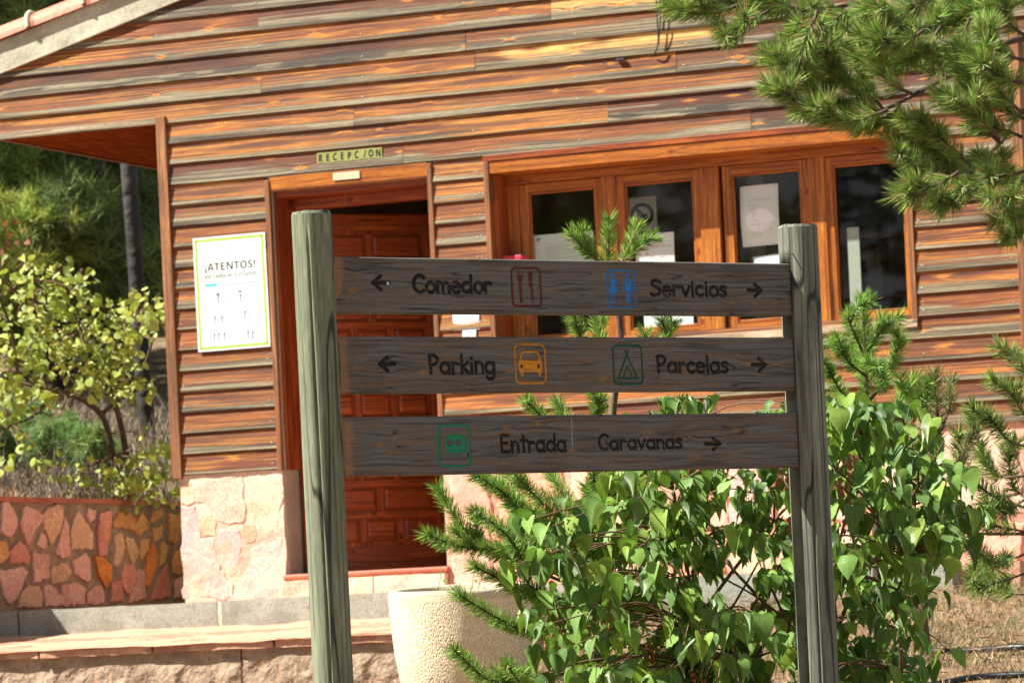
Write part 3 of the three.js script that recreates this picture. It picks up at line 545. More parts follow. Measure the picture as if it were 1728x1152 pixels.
// ------------------------------------------------------------------ landing, kerb, step wall, retaining wall (cabin axes)
const off = (g, y) => g.translate(0, -y, 0);
struct('landing', roughBlock(-2.45, 3.2, 1.2, 1.738, 0.02, 1.36, 0.006, 5, 0.08), mat.flag, FACE, TURN);
{ // side path between cabin and retaining wall
  struct('side_path', roughBlock(-2.45, -1.955, 1.2, 1.736, -8.2, 0.015, 0.006, 5, 0.1), mat.flag, FACE, TURN);
  const step = thing('door_step', 'rough pale stone step below the door threshold', 'step', [0, 0, FACE[2]], TURN);
  let x = -1.335; for (const w of [0.3, 0.26, 0.43]) { part('stone', roughBlock(x + 0.004, x + w - 0.004, 1.7, 1.85, 0.022, 0.075, 0.012, 9, 0.03), pick(pierStoneMats), step); x += w; }
}
{
  const kerb = new THREE.Group(); kerb.name = 'kerb'; kerb.userData.kind = 'structure'; kerb.position.set(...FACE); kerb.rotation.y = TURN; scene.add(kerb);
  for (const [a, b] of [[-4.4, -3.4], [-3.39, -2.2], [-2.19, -1.03], [-1.005, 0.3], [0.31, 1.6], [1.61, 2.9]]) part('kerb_stone', roughBlock(a, b, 1.5, 1.742, 1.36, 1.5, 0.007, 6, 0.05), mat.kerb, kerb);
  part('kerb_joint', roughBlock(-1.035, -1.0, 1.5, 1.737, 1.37, 1.496, 0.01, 12, 0.02), mat.pierMortar, kerb);
}
{
  // paved strip sloping up to the kerb, held by a low rubble wall
  const top = sheet(-4.6, 1.4, 120, 1.49, 2.74, 30, (x, z) => 1.525 + (2.74 - z) / 1.25 * 0.09 + 0.022 * (fbm(x * 4, z * 6, 4) - 0.5), (x, z) => [x, z]);
  struct('terrace', top, mat.flag, FACE, TURN);
  const w = thing('low_rubble_wall', 'low rough stone wall holding the pinkish terrace below the kerb', 'wall', [0, 1.1, FACE[2]], TURN);
  let x = -4.6; while (x < 1.3) { const l = rr(0.9, 1.6); part('block', off(roughBlock(x + 0.006, Math.min(x + l, 1.4) - 0.006, 0.9, 1.497 + rr(-0.008, 0.004), 2.42, 2.7 + rr(-0.005, 0.005), 0.011, 6, 0.035), 1.1), mat.rubble, w); x += l; }
  x = -4.6; while (x < 1.3) { const l = rr(0.35, 0.8); part('flagstone', off(roughBlock(x + 0.008, Math.min(x + l, 1.4) - 0.008, 1.492, 1.53 + rr(-0.006, 0.01), 2.42, 2.725 + rr(-0.01, 0.008), 0.012, 8, 0.035), 1.1), mat.flag, w); x += l; }
}
{
  const T = 2.366, w = thing('retaining_wall', 'retaining wall of pink and orange irregular stones in brown mortar', 'wall', [0, 1.7, FACE[2]], TURN);
  const base = part('mortar', off(roughBlock(-2.75, -2.452, 1.2, T - 0.02, -8.5, 2.35, 0.012, 6, 0.08), 1.7), mat.mortar, w);
  part('coping', off(roughBlock(-2.78, -2.435, T - 0.028, T, -8.5, 2.36, 0.006, 6, 0.08), 1.7), mat.sillTile, w);
  const put = (poly, m) => { const g = slab(grow(poly.map(([z, h]) => [-z, h]), 1.07), 0.022, 0.007, 0.008); g.rotateY(Math.PI / 2); g.translate(-2.456, 0, 0); part('stone', off(g, 1.7), m, w); };
  for (const [c, f] of WALL_STONES) put(pairs(f), stoneMats[c]);
  for (const z0 of [1.28, 1.5, 1.72, 1.94, 2.14]) for (const [a, b] of [[1.78, 1.96], [1.99, 2.15], [2.18, 2.32]]) { const j = () => rr(-0.025, 0.025); put([[z0 + j(), a + j()], [z0 + 0.17 + j(), a + j()], [z0 + 0.16 + j(), b + j()], [z0 + 0.08, b + 0.01], [z0 + 0.02 + j(), b + j()]], stoneMats[pick(['p', 't', 'r', 'o'])]); }
  for (let z0 = -1.3; z0 > -5; z0 -= 0.24) for (const [a, b] of [[1.78, 1.96], [1.99, 2.15], [2.18, 2.32]]) { const j = () => rr(-0.025, 0.025); put([[z0 + j(), a + j()], [z0 + 0.18 + j(), a + j()], [z0 + 0.17 + j(), b + j()], [z0 + 0.02 + j(), b + j()]], stoneMats[pick(['p', 't', 'r', 'o'])]); }
}
// ------------------------------------------------------------------ signpost with three routed boards
const SIGN_TURN = 35 * Math.PI / 180, SY = 0.9;
const sign = thing('wooden_signpost', 'weathered wooden signpost with three routed direction boards between two round posts', 'signpost', [0, SY, -11.4], SIGN_TURN);
function roundPost(cx, cz, r, top, side, m, crack, lean = 0) {      // side: 1 groove on its +x side, -1 on its -x side
  const N = 120, rings = [], gw = 0.021, gd = 0.035;
  const outline = (y, notch) => { const l = []; for (let i = 0; i < N; i++) { const t = 2 * Math.PI * i / N; const q = r * (1 + 0.045 * (fbm(Math.cos(t) * 1.6 + 7 + cx * 9, y * 2.1 + Math.sin(t) * 1.6, 3) - 0.5) + 0.012 * (noise(i * 0.36, y * 1.5 + cx) - 0.5)); let x = q * Math.cos(t), z = q * Math.sin(t); { const tc = crack[0] + crack[1] * (y - 1.7) + 0.05 * (noise(y * 3.1, cx + 5) - 0.5), dt = Math.abs(t - tc); if (dt < 0.06 && y > crack[2] && y < crack[3]) { const kk = 1 - 0.2 * smooth(0.06, 0.0, dt) * Math.min(1, (y - crack[2]) * 4) * Math.min(1, (crack[3] - y) * 9 + 0.15); x *= kk; z *= kk; } } if (notch && x * side > 0 && Math.abs(z) < gw) x = side * Math.min(x * side, r - gd); l.push([x + cx + lean * (y - SY), z + cz]); } return l; };
  const ys = []; for (let y = SY - 0.3; y < 2.52; y += 0.06) ys.push([y, true]); ys.push([2.522, true], [2.5225, false]); for (let y = 2.56; y < top - 0.02; y += 0.03) ys.push([y, false]); ys.push([top - 0.008, false]);
  const pos = [], uv = [], idx = [];
  ys.forEach(([y, n], j) => { const l = outline(y, n); for (let i = 0; i <= N; i++) { const [x, z] = l[i % N]; pos.push(x, y - SY, z); uv.push((y - 0.5) * 0.45, i / N * 0.9 + cx); } });
  for (let j = 0; j + 1 < ys.length; j++) for (let i = 0; i < N; i++) { const a = j * (N + 1) + i, b = a + 1, c = a + N + 1, d = c + 1; idx.push(a, c, b, b, c, d); }
  const g = new THREE.BufferGeometry(); g.setAttribute('position', new THREE.Float32BufferAttribute(pos, 3)); g.setAttribute('uv', new THREE.Float32BufferAttribute(uv, 2)); g.setIndex(idx);
  const body = g.toNonIndexed(); g.computeVertexNormals(); const sm = g.toNonIndexed();
  const l = outline(top - 0.008, false), cpos = [], cuv = []; for (let i = 0; i < N; i++) { const A = l[i], B = l[(i + 1) % N], s = 0.93, cxx = cx + lean * (top - SY), in_ = ([x, z]) => [cxx + (x - cxx) * s, top - SY + 0.003 * (noise(x * 90, z * 90) - 0.5), cz + (z - cz) * s], a = [A[0], top - 0.008 - SY, A[1]], b = [B[0], top - 0.008 - SY, B[1]], c = in_(A), d = in_(B), o = [cxx, top - SY, cz]; for (const t of [a, c, b, b, c, d, c, o, d]) { cpos.push(...t); cuv.push(t[0] * 2, t[2] * 6); } }
  const cap = new THREE.BufferGeometry(); cap.setAttribute('position', new THREE.Float32BufferAttribute(cpos, 3)); cap.setAttribute('uv', new THREE.Float32BufferAttribute(cuv, 2)); cap.computeVertexNormals();
  return merge([sm, cap]);
}
tag(part('post', roundPost(-0.568, -0.02, 0.0535, 2.637, 1, mat.post, [2.3, 0.09, 1.0, 2.6]), mat.post, sign), 'round greenish grey post with long crack');
tag(part('post', roundPost(1.078, -0.02, 0.057, 2.63, -1, mat.postGrey, [2.12, -0.1, 0.9, 2.0]), mat.postGrey, sign), 'grey grooved round post holding the board ends');

// lettering: each glyph is a list of strokes, cap height 1
const arc = (cx, cy, rx, ry, a0, a1, n = 18) => Array.from({ length: n + 1 }, (_, i) => { const t = (a0 + (a1 - a0) * i / n) * Math.PI / 180; return [cx + rx * Math.cos(t), cy + ry * Math.sin(t)]; });
const GLYPH = {
  C: [0.66, [arc(0.38, 0.5, 0.33, 0.49, 48, 305)]], o: [0.56, [arc(0.28, 0.31, 0.22, 0.3, 80, 442)]],
  m: [0.8, [[[0.07, 0.62], [0.09, 0]], [[0.09, 0.36], ...arc(0.23, 0.42, 0.14, 0.18, 170, 0), [0.38, 0.02]], [[0.38, 0.36], ...arc(0.54, 0.42, 0.15, 0.18, 170, 0), [0.7, 0.0]]]],
  e: [0.56, [[[0.07, 0.34], [0.5, 0.37], ...arc(0.28, 0.31, 0.22, 0.3, 20, 318)]]], d: [0.64, [arc(0.27, 0.3, 0.21, 0.28, 45, 325), [[0.52, 1], [0.53, 0.0]]]],
  r: [0.48, [[[0.07, 0.62], [0.09, 0]], [[0.1, 0.34], ...arc(0.27, 0.38, 0.17, 0.2, 165, 45)]]],
  S: [0.64, [[[0.54, 0.86], [0.42, 0.97], [0.24, 0.97], [0.1, 0.84], [0.14, 0.64], [0.36, 0.53], [0.52, 0.4], [0.52, 0.18], [0.36, 0.03], [0.16, 0.02], [0.03, 0.12]]]],
  v: [0.54, [[[0.05, 0.62], [0.25, 0.02], [0.47, 0.62]]]], i: [0.24, [[[0.1, 0.58], [0.11, 0]], [[0.1, 0.83], [0.11, 0.85]]]], c: [0.52, [arc(0.28, 0.31, 0.22, 0.3, 50, 312)]],
  s: [0.48, [[[0.4, 0.54], [0.28, 0.62], [0.14, 0.6], [0.08, 0.48], [0.2, 0.38], [0.36, 0.28], [0.4, 0.14], [0.26, 0.01], [0.05, 0.06]]]],
  P: [0.6, [[[0.08, 0.98], [0.12, 0]], [[0.04, 0.95], [0.3, 1], [0.5, 0.86], [0.5, 0.66], [0.34, 0.5], [0.12, 0.44]]]], a: [0.62, [arc(0.28, 0.3, 0.22, 0.29, 35, 325), [[0.5, 0.6], [0.52, 0.0]]]],
  k: [0.52, [[[0.08, 1], [0.1, 0]], [[0.42, 0.62], [0.13, 0.3], [0.46, 0]]]], n: [0.56, [[[0.07, 0.62], [0.09, 0]], [[0.09, 0.34], ...arc(0.27, 0.4, 0.18, 0.2, 170, 0), [0.46, 0]]]],
  g: [0.62, [arc(0.28, 0.3, 0.22, 0.29, 35, 325), [[0.5, 0.58], [0.52, -0.16], [0.4, -0.32], [0.2, -0.32], [0.1, -0.22]]]], l: [0.24, [[[0.1, 1], [0.12, 0]]]],
  E: [0.62, [[[0.52, 0.96], [0.1, 0.97], [0.08, 0.5], [0.1, 0.02], [0.54, 0.02]], [[0.1, 0.52], [0.42, 0.53]]]], t: [0.46, [[[0.2, 0.95], [0.23, 0]], [[0.02, 0.64], [0.42, 0.65]]]],
  ' ': [0.5, []],
};
function strokeText(c, text, x0, x1, base, cap, lw) {
  let w = 0; for (const ch of text) w += GLYPH[ch][0]; const k = (x1 - x0) / (w - 0.08); let x = x0 - 0.03 * k; c.lineWidth = lw * 1.12; c.lineCap = c.lineJoin = 'round';
  for (const ch of text) { const dy = rr(-0.02, 0.02); for (const s of GLYPH[ch][1]) { c.beginPath(); s.forEach(([a, b], i) => { const px = x + a * k, py = base + (b + dy) * cap; i ? c.lineTo(px, py) : c.moveTo(px, py); }); c.stroke(); } x += GLYPH[ch][0] * k; }
}
const line = (c, pts, w, close) => { c.lineWidth = w; c.lineCap = c.lineJoin = 'round'; c.beginPath(); pts.forEach(([x, y], i) => i ? c.lineTo(x, y) : c.moveTo(x, y)); if (close) c.closePath(); c.stroke(); };
const fill = (c, pts) => { c.beginPath(); pts.forEach(([x, y], i) => i ? c.lineTo(x, y) : c.moveTo(x, y)); c.closePath(); c.fill(); };
const roundRect = (x0, x1, y0, y1, r) => [...arc(x1 - r, y1 - r, r, r, 0, 90, 6), ...arc(x0 + r, y1 - r, r, r, 90, 180, 6), ...arc(x0 + r, y0 + r, r, r, 180, 270, 6), ...arc(x1 - r, y0 + r, r, r, 270, 360, 6)];
const arrow = (c, tail, tip, y, h = 0.018) => { const d = Math.sign(tip - tail); line(c, [[tail, y], [tip - d * 0.008, y]], 0.0105); line(c, [[tip - d * 0.03, y + h], [tip - d * 0.004, y], [tip - d * 0.03, y - h]], 0.0095); };
const ink = (c, col) => { c.strokeStyle = c.fillStyle = c.maskOnly ? '#fff' : col; };
const INK = '#0d0d10', RED = '#5e1d1d', BLUE = '#2280d6', ORANGE = '#d08a18', GREEN = '#0b5236', LEAF = '#12855a';
const BX0 = -0.545, BX1 = 1.05;
const DRAW = [
  (c) => { ink(c, INK); arrow(c, -0.345, -0.4, 2.45); strokeText(c, 'Comedor', -0.266, -0.011, 2.426, 0.046, 0.0092); ink(c, RED); line(c, roundRect(0.056, 0.152, 2.391, 2.495, 0.014), 0.0058, true);
    line(c, [[0.084, 2.47], [0.085, 2.404]], 0.0085); for (const d of [-0.0085, 0, 0.0085]) line(c, [[0.084 + d, 2.486], [0.084 + d, 2.468]], 0.0034); fill(c, [[0.0735, 2.471], [0.0955, 2.471], [0.088, 2.455], [0.08, 2.455]]);
    line(c, [[0.122, 2.44], [0.1235, 2.404]], 0.0075); fill(c, [[0.1125, 2.483], [0.118, 2.489], [0.125, 2.484], [0.1275, 2.435], [0.117, 2.437], [0.1125, 2.45]]);
    ink(c, BLUE); line(c, roundRect(0.379, 0.476, 2.39, 2.492, 0.014), 0.005, true);
    for (const [x, w] of [[0.401, 1], [0.451, 0]]) { c.beginPath(); c.ellipse(x, 2.4775, 0.006, 0.0065, 0, 0, 7); c.fill(); if (w) { fill(c, [[x - 0.009, 2.469], [x + 0.009, 2.469], [x + 0.008, 2.452], [x + 0.0125, 2.431], [x - 0.0125, 2.431], [x - 0.008, 2.452]]); line(c, [[x - 0.0045, 2.432], [x - 0.0045, 2.403]], 0.0055); line(c, [[x + 0.0035, 2.432], [x + 0.0035, 2.403]], 0.0055); line(c, [[x - 0.011, 2.466], [x - 0.0155, 2.446], [x - 0.014, 2.437]], 0.004); line(c, [[x + 0.011, 2.466], [x + 0.0165, 2.446], [x + 0.015, 2.437]], 0.004); } else { fill(c, [[x - 0.0105, 2.469], [x + 0.0105, 2.469], [x + 0.0095, 2.435], [x - 0.0095, 2.435]]); line(c, [[x - 0.0048, 2.436], [x - 0.0048, 2.404]], 0.0075); line(c, [[x + 0.0048, 2.436], [x + 0.0048, 2.404]], 0.0075); line(c, [[x - 0.013, 2.466], [x - 0.0155, 2.438]], 0.0042); line(c, [[x + 0.013, 2.466], [x + 0.0155, 2.438]], 0.0042); } }
    ink(c, INK); strokeText(c, 'Servicios', 0.529, 0.796, 2.423, 0.0435, 0.0086); arrow(c, 0.872, 0.926, 2.441); },
  (c) => { ink(c, INK); arrow(c, -0.338, -0.391, 2.234); strokeText(c, 'Parking', -0.228, -0.012, 2.209, 0.048, 0.0082); ink(c, ORANGE); line(c, roundRect(0.056, 0.157, 2.181, 2.286, 0.016), 0.0055, true);
    line(c, [[0.0735, 2.243], [0.08, 2.262], [0.087, 2.266], [0.127, 2.266], [0.134, 2.262], [0.141, 2.243]], 0.006); fill(c, [[0.066, 2.239], [0.071, 2.244], [0.141, 2.244], [0.1465, 2.239], [0.1475, 2.222], [0.145, 2.211], [0.068, 2.211], [0.0655, 2.222]]); for (const x of [0.0715, 0.131]) fill(c, [[x, 2.214], [x + 0.0115, 2.214], [x + 0.0105, 2.201], [x + 0.001, 2.201]]);
    ink(c, '#4a320c'); if (!c.maskOnly) for (const x of [0.0785, 0.1345]) { c.beginPath(); c.ellipse(x, 2.2275, 0.0048, 0.0058, 0, 0, 7); c.fill(); }
    ink(c, GREEN); line(c, roundRect(0.387, 0.486, 2.178, 2.284, 0.014), 0.0058, true); line(c, [[0.4285, 2.27], [0.4655, 2.199]], 0.0052); line(c, [[0.4405, 2.27], [0.4045, 2.199]], 0.0052); line(c, [[0.4345, 2.228], [0.4205, 2.199]], 0.0042); line(c, [[0.4345, 2.228], [0.4495, 2.199]], 0.0042); line(c, [[0.4, 2.1935], [0.47, 2.1935]], 0.0066);
    ink(c, INK); strokeText(c, 'Parcelas', 0.538, 0.789, 2.209, 0.0455, 0.0082); arrow(c, 0.876, 0.929, 2.23); },
  (c) => { ink(c, LEAF); line(c, roundRect(-0.2075, -0.107, 1.959, 2.069, 0.014), 0.0066, true); fill(c, [[-0.185, 2.004], [-0.1855, 2.03], [-0.18, 2.04], [-0.166, 2.0445], [-0.135, 2.0445], [-0.1215, 2.036], [-0.118, 2.02], [-0.1175, 1.996], [-0.185, 1.995]]); line(c, [[-0.19, 1.996], [-0.175, 1.996]], 0.0035); line(c, arc(-0.15, 1.991, 0.0075, 0.0075, 0, 360), 0.0032); if (!c.maskOnly) { ink(c, '#55504a'); for (const x of [-0.169, -0.142]) { c.beginPath(); c.ellipse(x, 2.022, 0.0098, 0.0078, 0, 0, 7); c.fill(); } ink(c, '#0a3a26'); for (const x of [-0.169, -0.142]) line(c, arc(x, 2.022, 0.0098, 0.0078, 0, 360), 0.0016); }
    ink(c, INK); strokeText(c, 'Entrada', -0.006, 0.213, 1.994, 0.0465, 0.0074); strokeText(c, 'Caravanas', 0.325, 0.613, 1.997, 0.041, 0.0072); arrow(c, 0.695, 0.752, 2.008, 0.0165); },
];
const SIGN_KNOTS = [[[0.178, 2.438, 1], [-0.213, 2.438, 1], [-0.46, 2.43, 1.3, 1], [0.81, 2.405, 0.8], [-0.45, 2.475, 0.7, 1], [0.7, 2.478, 0.6]], [[-0.248, 2.212, 1.5], [0.032, 2.216, 1.1], [0.345, 2.194, 1.3], [0.86, 2.232, 1], [0.96, 2.232, 0.9], [-0.46, 2.225, 0.9], [0.72, 2.197, 0.8]], [[0.012, 2.061, 1.1], [0.117, 2.069, 1.4], [0.228, 1.994, 1.1], [0.497, 2.044, 1.2], [0.641, 2.032, 0.6], [0.806, 2.046, 1.2], [0.666, 1.971, 1.1], [0.797, 1.977, 1], [0.001, 1.962, 0.8], [-0.401, 2.019, 1.3], [-0.353, 2.038, 1]]];
const SIGN_BOARDS = [[2.369, 2.518], [2.156, 2.307], [1.937, 2.093]];
SIGN_BOARDS.forEach(([y0, y1], bi) => {
  const K = 1280, W = Math.round((BX1 - BX0) * K), H = Math.round((y1 - y0) * K);
  const cv = document.createElement('canvas'); cv.width = W; cv.height = H; const c = cv.getContext('2d'), im = c.createImageData(W, H);
  const relief = new Float32Array(W * H);
  for (let j = 0; j < H; j++) for (let i = 0; i < W; i++) {
    const X = BX0 + i / K, Y = y1 - j / K; let w = 0, kc = 0, ring = 0, halo = 0;
    for (const [kx, ky, ks, pale] of SIGN_KNOTS[bi]) { const dx = (X - kx) / (0.0075 * ks), dy = (Y - ky) / (0.0062 * ks), q = dx * dx + dy * dy; w += Math.sign(dy || 1) * 0.011 * Math.exp(-q * 0.045) * (dx * dx < 400 ? 1 : 0); if (q < 1) { kc = 1 - q; ring = q > 0.12 && q < 0.4 ? 1 : 0; } const dl = Math.abs(dy) * 1.1 + Math.abs(dx) * 0.28; if (dl < 1) halo = Math.max(halo, 1 - dl); }
    const yy = (Y + w * 0.6) * 1000 + bi * 333, xx = X * 1000;
    const flow = yy + 9 * noise(xx / 190 + bi * 9, yy / 45) + 3 * noise(xx / 60, yy / 16), g = noise(xx / 210 + 3 * bi, flow / 2.1), g2 = noise(xx / 140, flow / 5.5 + 70), f = noise(xx / 5, flow / 0.9), b = fbm(xx / 160 + 40, yy / 40 + bi * 12, 4), crack = smooth(0.05, 0.0, Math.abs(noise(xx / 230 + bi * 5, flow / 9) - 0.5)) * smooth(0.45, 0.62, noise(xx / 120, yy / 20 + 7));
    let q = lerp3([104, 100, 94], [84, 79, 72], clamp((g - 0.35) * 1.8, 0, 1)); q = lerp3(q, [92, 83, 71], clamp((b - 0.5) * 3, 0, 0.6)); q = lerp3(q, [58, 54, 50], clamp((g2 - 0.62) * 2.4, 0, 0.55)); q = lerp3(q, [34, 31, 30], crack * 0.7);
    const rust = smooth(0.62, 0.7, fbm(xx / 90 + 9, flow / 9 + bi * 31, 3)) * 0.4; q = lerp3(q, [122, 86, 52], rust * (bi === 0 ? 0.5 : 1));
    if (X < -0.475) q = lerp3(q, [148, 108, 70], smooth(-0.47, -0.5, X + 0.02 * (b - 0.5)) * smooth(0.3, 0.6, noise(xx / 14, yy / 40)) * 0.75);
    q = mul3(q, 0.92 + 0.16 * f); if (halo) q = lerp3(q, [138, 104, 62], clamp(halo * 1.1, 0, 0.6) * (0.5 + 0.5 * g)); if (kc) q = lerp3(q, ring ? [90, 62, 36] : [154, 116, 64], clamp(kc * 2, 0, 0.9));
    const o = 4 * (j * W + i); im.data[o] = clamp(q[0], 0, 255); im.data[o + 1] = clamp(q[1], 0, 255); im.data[o + 2] = clamp(q[2], 0, 255); im.data[o + 3] = 255; relief[j * W + i] = -0.0005 * g - 0.0012 * crack;
  }
  c.putImageData(im, 0, 0);
  const paint = document.createElement('canvas'); paint.width = W; paint.height = H; const p = paint.getContext('2d');
  p.setTransform(K, 0, 0, -K, -BX0 * K, y1 * K); DRAW[bi](p);
  { const d = p.getImageData(0, 0, W, H); for (let j = 0; j < H; j++) for (let i = 0; i < W; i++) { const o = 4 * (j * W + i) + 3; if (d.data[o]) { const wear = noise(i / 26, j / 2.6 + bi * 70), flk = noise(i / 5, j / 4); d.data[o] *= clamp(0.97 - smooth(0.62, 0.85, wear) * 0.55 - smooth(0.75, 0.95, flk) * 0.5, 0, 1); } } p.setTransform(1, 0, 0, 1, 0, 0); p.clearRect(0, 0, W, H); p.putImageData(d, 0, 0); }
  c.drawImage(paint, 0, 0);
  if (bi === 0) { c.fillStyle = '#d7dde0'; c.beginPath(); c.ellipse((-0.346 - BX0) * K, (y1 - 2.449) * K, 5, 6, 0, 0, 7); c.fill(); }
  if (bi === 2) { c.strokeStyle = '#c9c8c4'; c.lineWidth = 1.6; c.beginPath(); c.moveTo((0.2345 - BX0) * K, (y1 - 2.083) * K); c.lineTo((0.2335 - BX0) * K, (y1 - 2.004) * K); c.stroke(); }
  const mk = document.createElement('canvas'); mk.width = W; mk.height = H; const m = mk.getContext('2d'); m.fillStyle = '#000'; m.fillRect(0, 0, W, H); m.setTransform(K, 0, 0, -K, -BX0 * K, y1 * K); m.maskOnly = true; DRAW[bi](m);
  const md = m.getImageData(0, 0, W, H).data;
  const tex = new THREE.CanvasTexture(cv); tex.colorSpace = THREE.SRGBColorSpace; tex.magFilter = THREE.LinearFilter;
  const bm = std({ map: tex, roughness: 0.9 });
  // front face as a fine grid so that the routed letters are real grooves
  const nx = Math.floor(W / 2.5), ny = Math.floor(H / 2.5), pos = [], uv = [], idx = [], T = 0.036, edge = 0.004;
  for (let j = 0; j <= ny; j++) for (let i = 0; i <= nx; i++) {
    const u = i / nx, v = clamp((j - 1) / (ny - 2), 0, 1), px = Math.min(W - 1, Math.round(u * (W - 1))), py = Math.min(H - 1, Math.round(v * (H - 1)));
    let d = 0; for (const [a, b] of [[0, 0], [2, 0], [-2, 0], [0, 2], [0, -2]]) d += md[4 * (clamp(py + b, 0, H - 1) * W + clamp(px + a, 0, W - 1))]; d /= 5 * 255;
    const e = Math.min(v, 1 - v) * (y1 - y0), round = j === 0 || j === ny ? -0.0095 : e < edge ? -(edge - Math.sqrt(edge * edge - (edge - e) ** 2)) : 0;
    pos.push(BX0 + u * (BX1 - BX0), y1 - v * (y1 - y0) + (j === 0 || j === ny ? 0.0018 * (noise(u * 60, bi * 9 + j) - 0.5) : 0), relief[py * W + px] - 0.0042 * d + round); uv.push(u, 1 - v);
  }
  for (let j = 0; j < ny; j++) for (let i = 0; i < nx; i++) { const a = j * (nx + 1) + i, b = a + 1, c2 = a + nx + 1, d = c2 + 1; idx.push(a, c2, b, b, c2, d); }
  const fg = new THREE.BufferGeometry(); fg.setAttribute('position', new THREE.Float32BufferAttribute(pos, 3)); fg.setAttribute('uv', new THREE.Float32BufferAttribute(uv, 2)); fg.setIndex(idx); fg.computeVertexNormals();
  const back = new THREE.BoxGeometry(BX1 - BX0, y1 - y0 - 0.0005, T - 0.009); back.translate((BX0 + BX1) / 2, (y0 + y1) / 2, -0.009 - (T - 0.009) / 2); planarUV(back); { const q = back.attributes.uv; for (let i = 0; i < q.count; i++) q.setXY(i, (q.getX(i) - BX0) / (BX1 - BX0), 0.02 + Math.abs(q.getY(i) * 3.1) % 0.12); }
  const g = merge([fg, back]); g.translate(0, -SY, -0.0015);
  tag(part('board', g, bm, sign), ['top board routed with Comedor and Servicios and two arrows', 'middle board routed with Parking and Parcelas and two arrows', 'bottom board routed with Entrada Caravanas and one arrow'][bi]);
});
{ const n = new THREE.CylinderGeometry(0.0018, 0.0018, 0.03, 6); n.rotateZ(Math.PI / 2); n.translate(1.018, 2.545 - SY, 0.012); part('nail', n, mat.nail, sign); }
// ------------------------------------------------------------------ notices and fittings on the cabin
function sheetTexture(w, h, draw, bg = '#eef3f3') { const cv = document.createElement('canvas'); cv.width = w; cv.height = h; const c = cv.getContext('2d'); c.fillStyle = bg; c.fillRect(0, 0, w, h); draw(c, w, h); const t = new THREE.CanvasTexture(cv); t.colorSpace = THREE.SRGBColorSpace; t.magFilter = THREE.LinearFilter; return t; }
function flat(name, label, category, x0, x1, y0, y1, z, tex, o = {}) {        // a thin sheet in cabin axes; its base is its lower middle
  const t = o.thick ?? 0.0008, w = x1 - x0, h = y1 - y0, g = new THREE.BoxGeometry(w, h, t, o.curl ? 10 : 1, o.curl ? 10 : 1, 1); g.translate(0, h / 2, 0);
  if (o.curl) { const p = g.attributes.position; for (let i = 0; i < p.count; i++) { const u = p.getX(i) / w, v = p.getY(i) / h; p.setZ(i, p.getZ(i) - o.curl * (u * u * 2 + (v - 0.5) ** 2) + o.curl * 0.6 * Math.sin(v * 5 + x0 * 9)); } g.computeVertexNormals(); }
  if (o.tilt) g.rotateZ(o.tilt);
  const m = single(name, g, std({ map: tex, roughness: o.rough ?? 0.7 }), label, category, [0, 0, 0], TURN, o.group);
  m.position.copy(V3((x0 + x1) / 2, y0, z).applyAxisAngle(V3(0, 1, 0), TURN).add(V3(...FACE))); return m;
}
const ruled = (c, x, y, w, n, step, col, lw = 3) => { c.strokeStyle = col; c.lineWidth = lw; for (let i = 0; i < n; i++) { let a = x; while (a < x + w) { const l = rr(6, 26); c.beginPath(); c.moveTo(a, y + i * step + rr(-0.6, 0.6)); c.lineTo(Math.min(a + l, x + w), y + i * step); c.stroke(); a += l + rr(4, 9); } } };
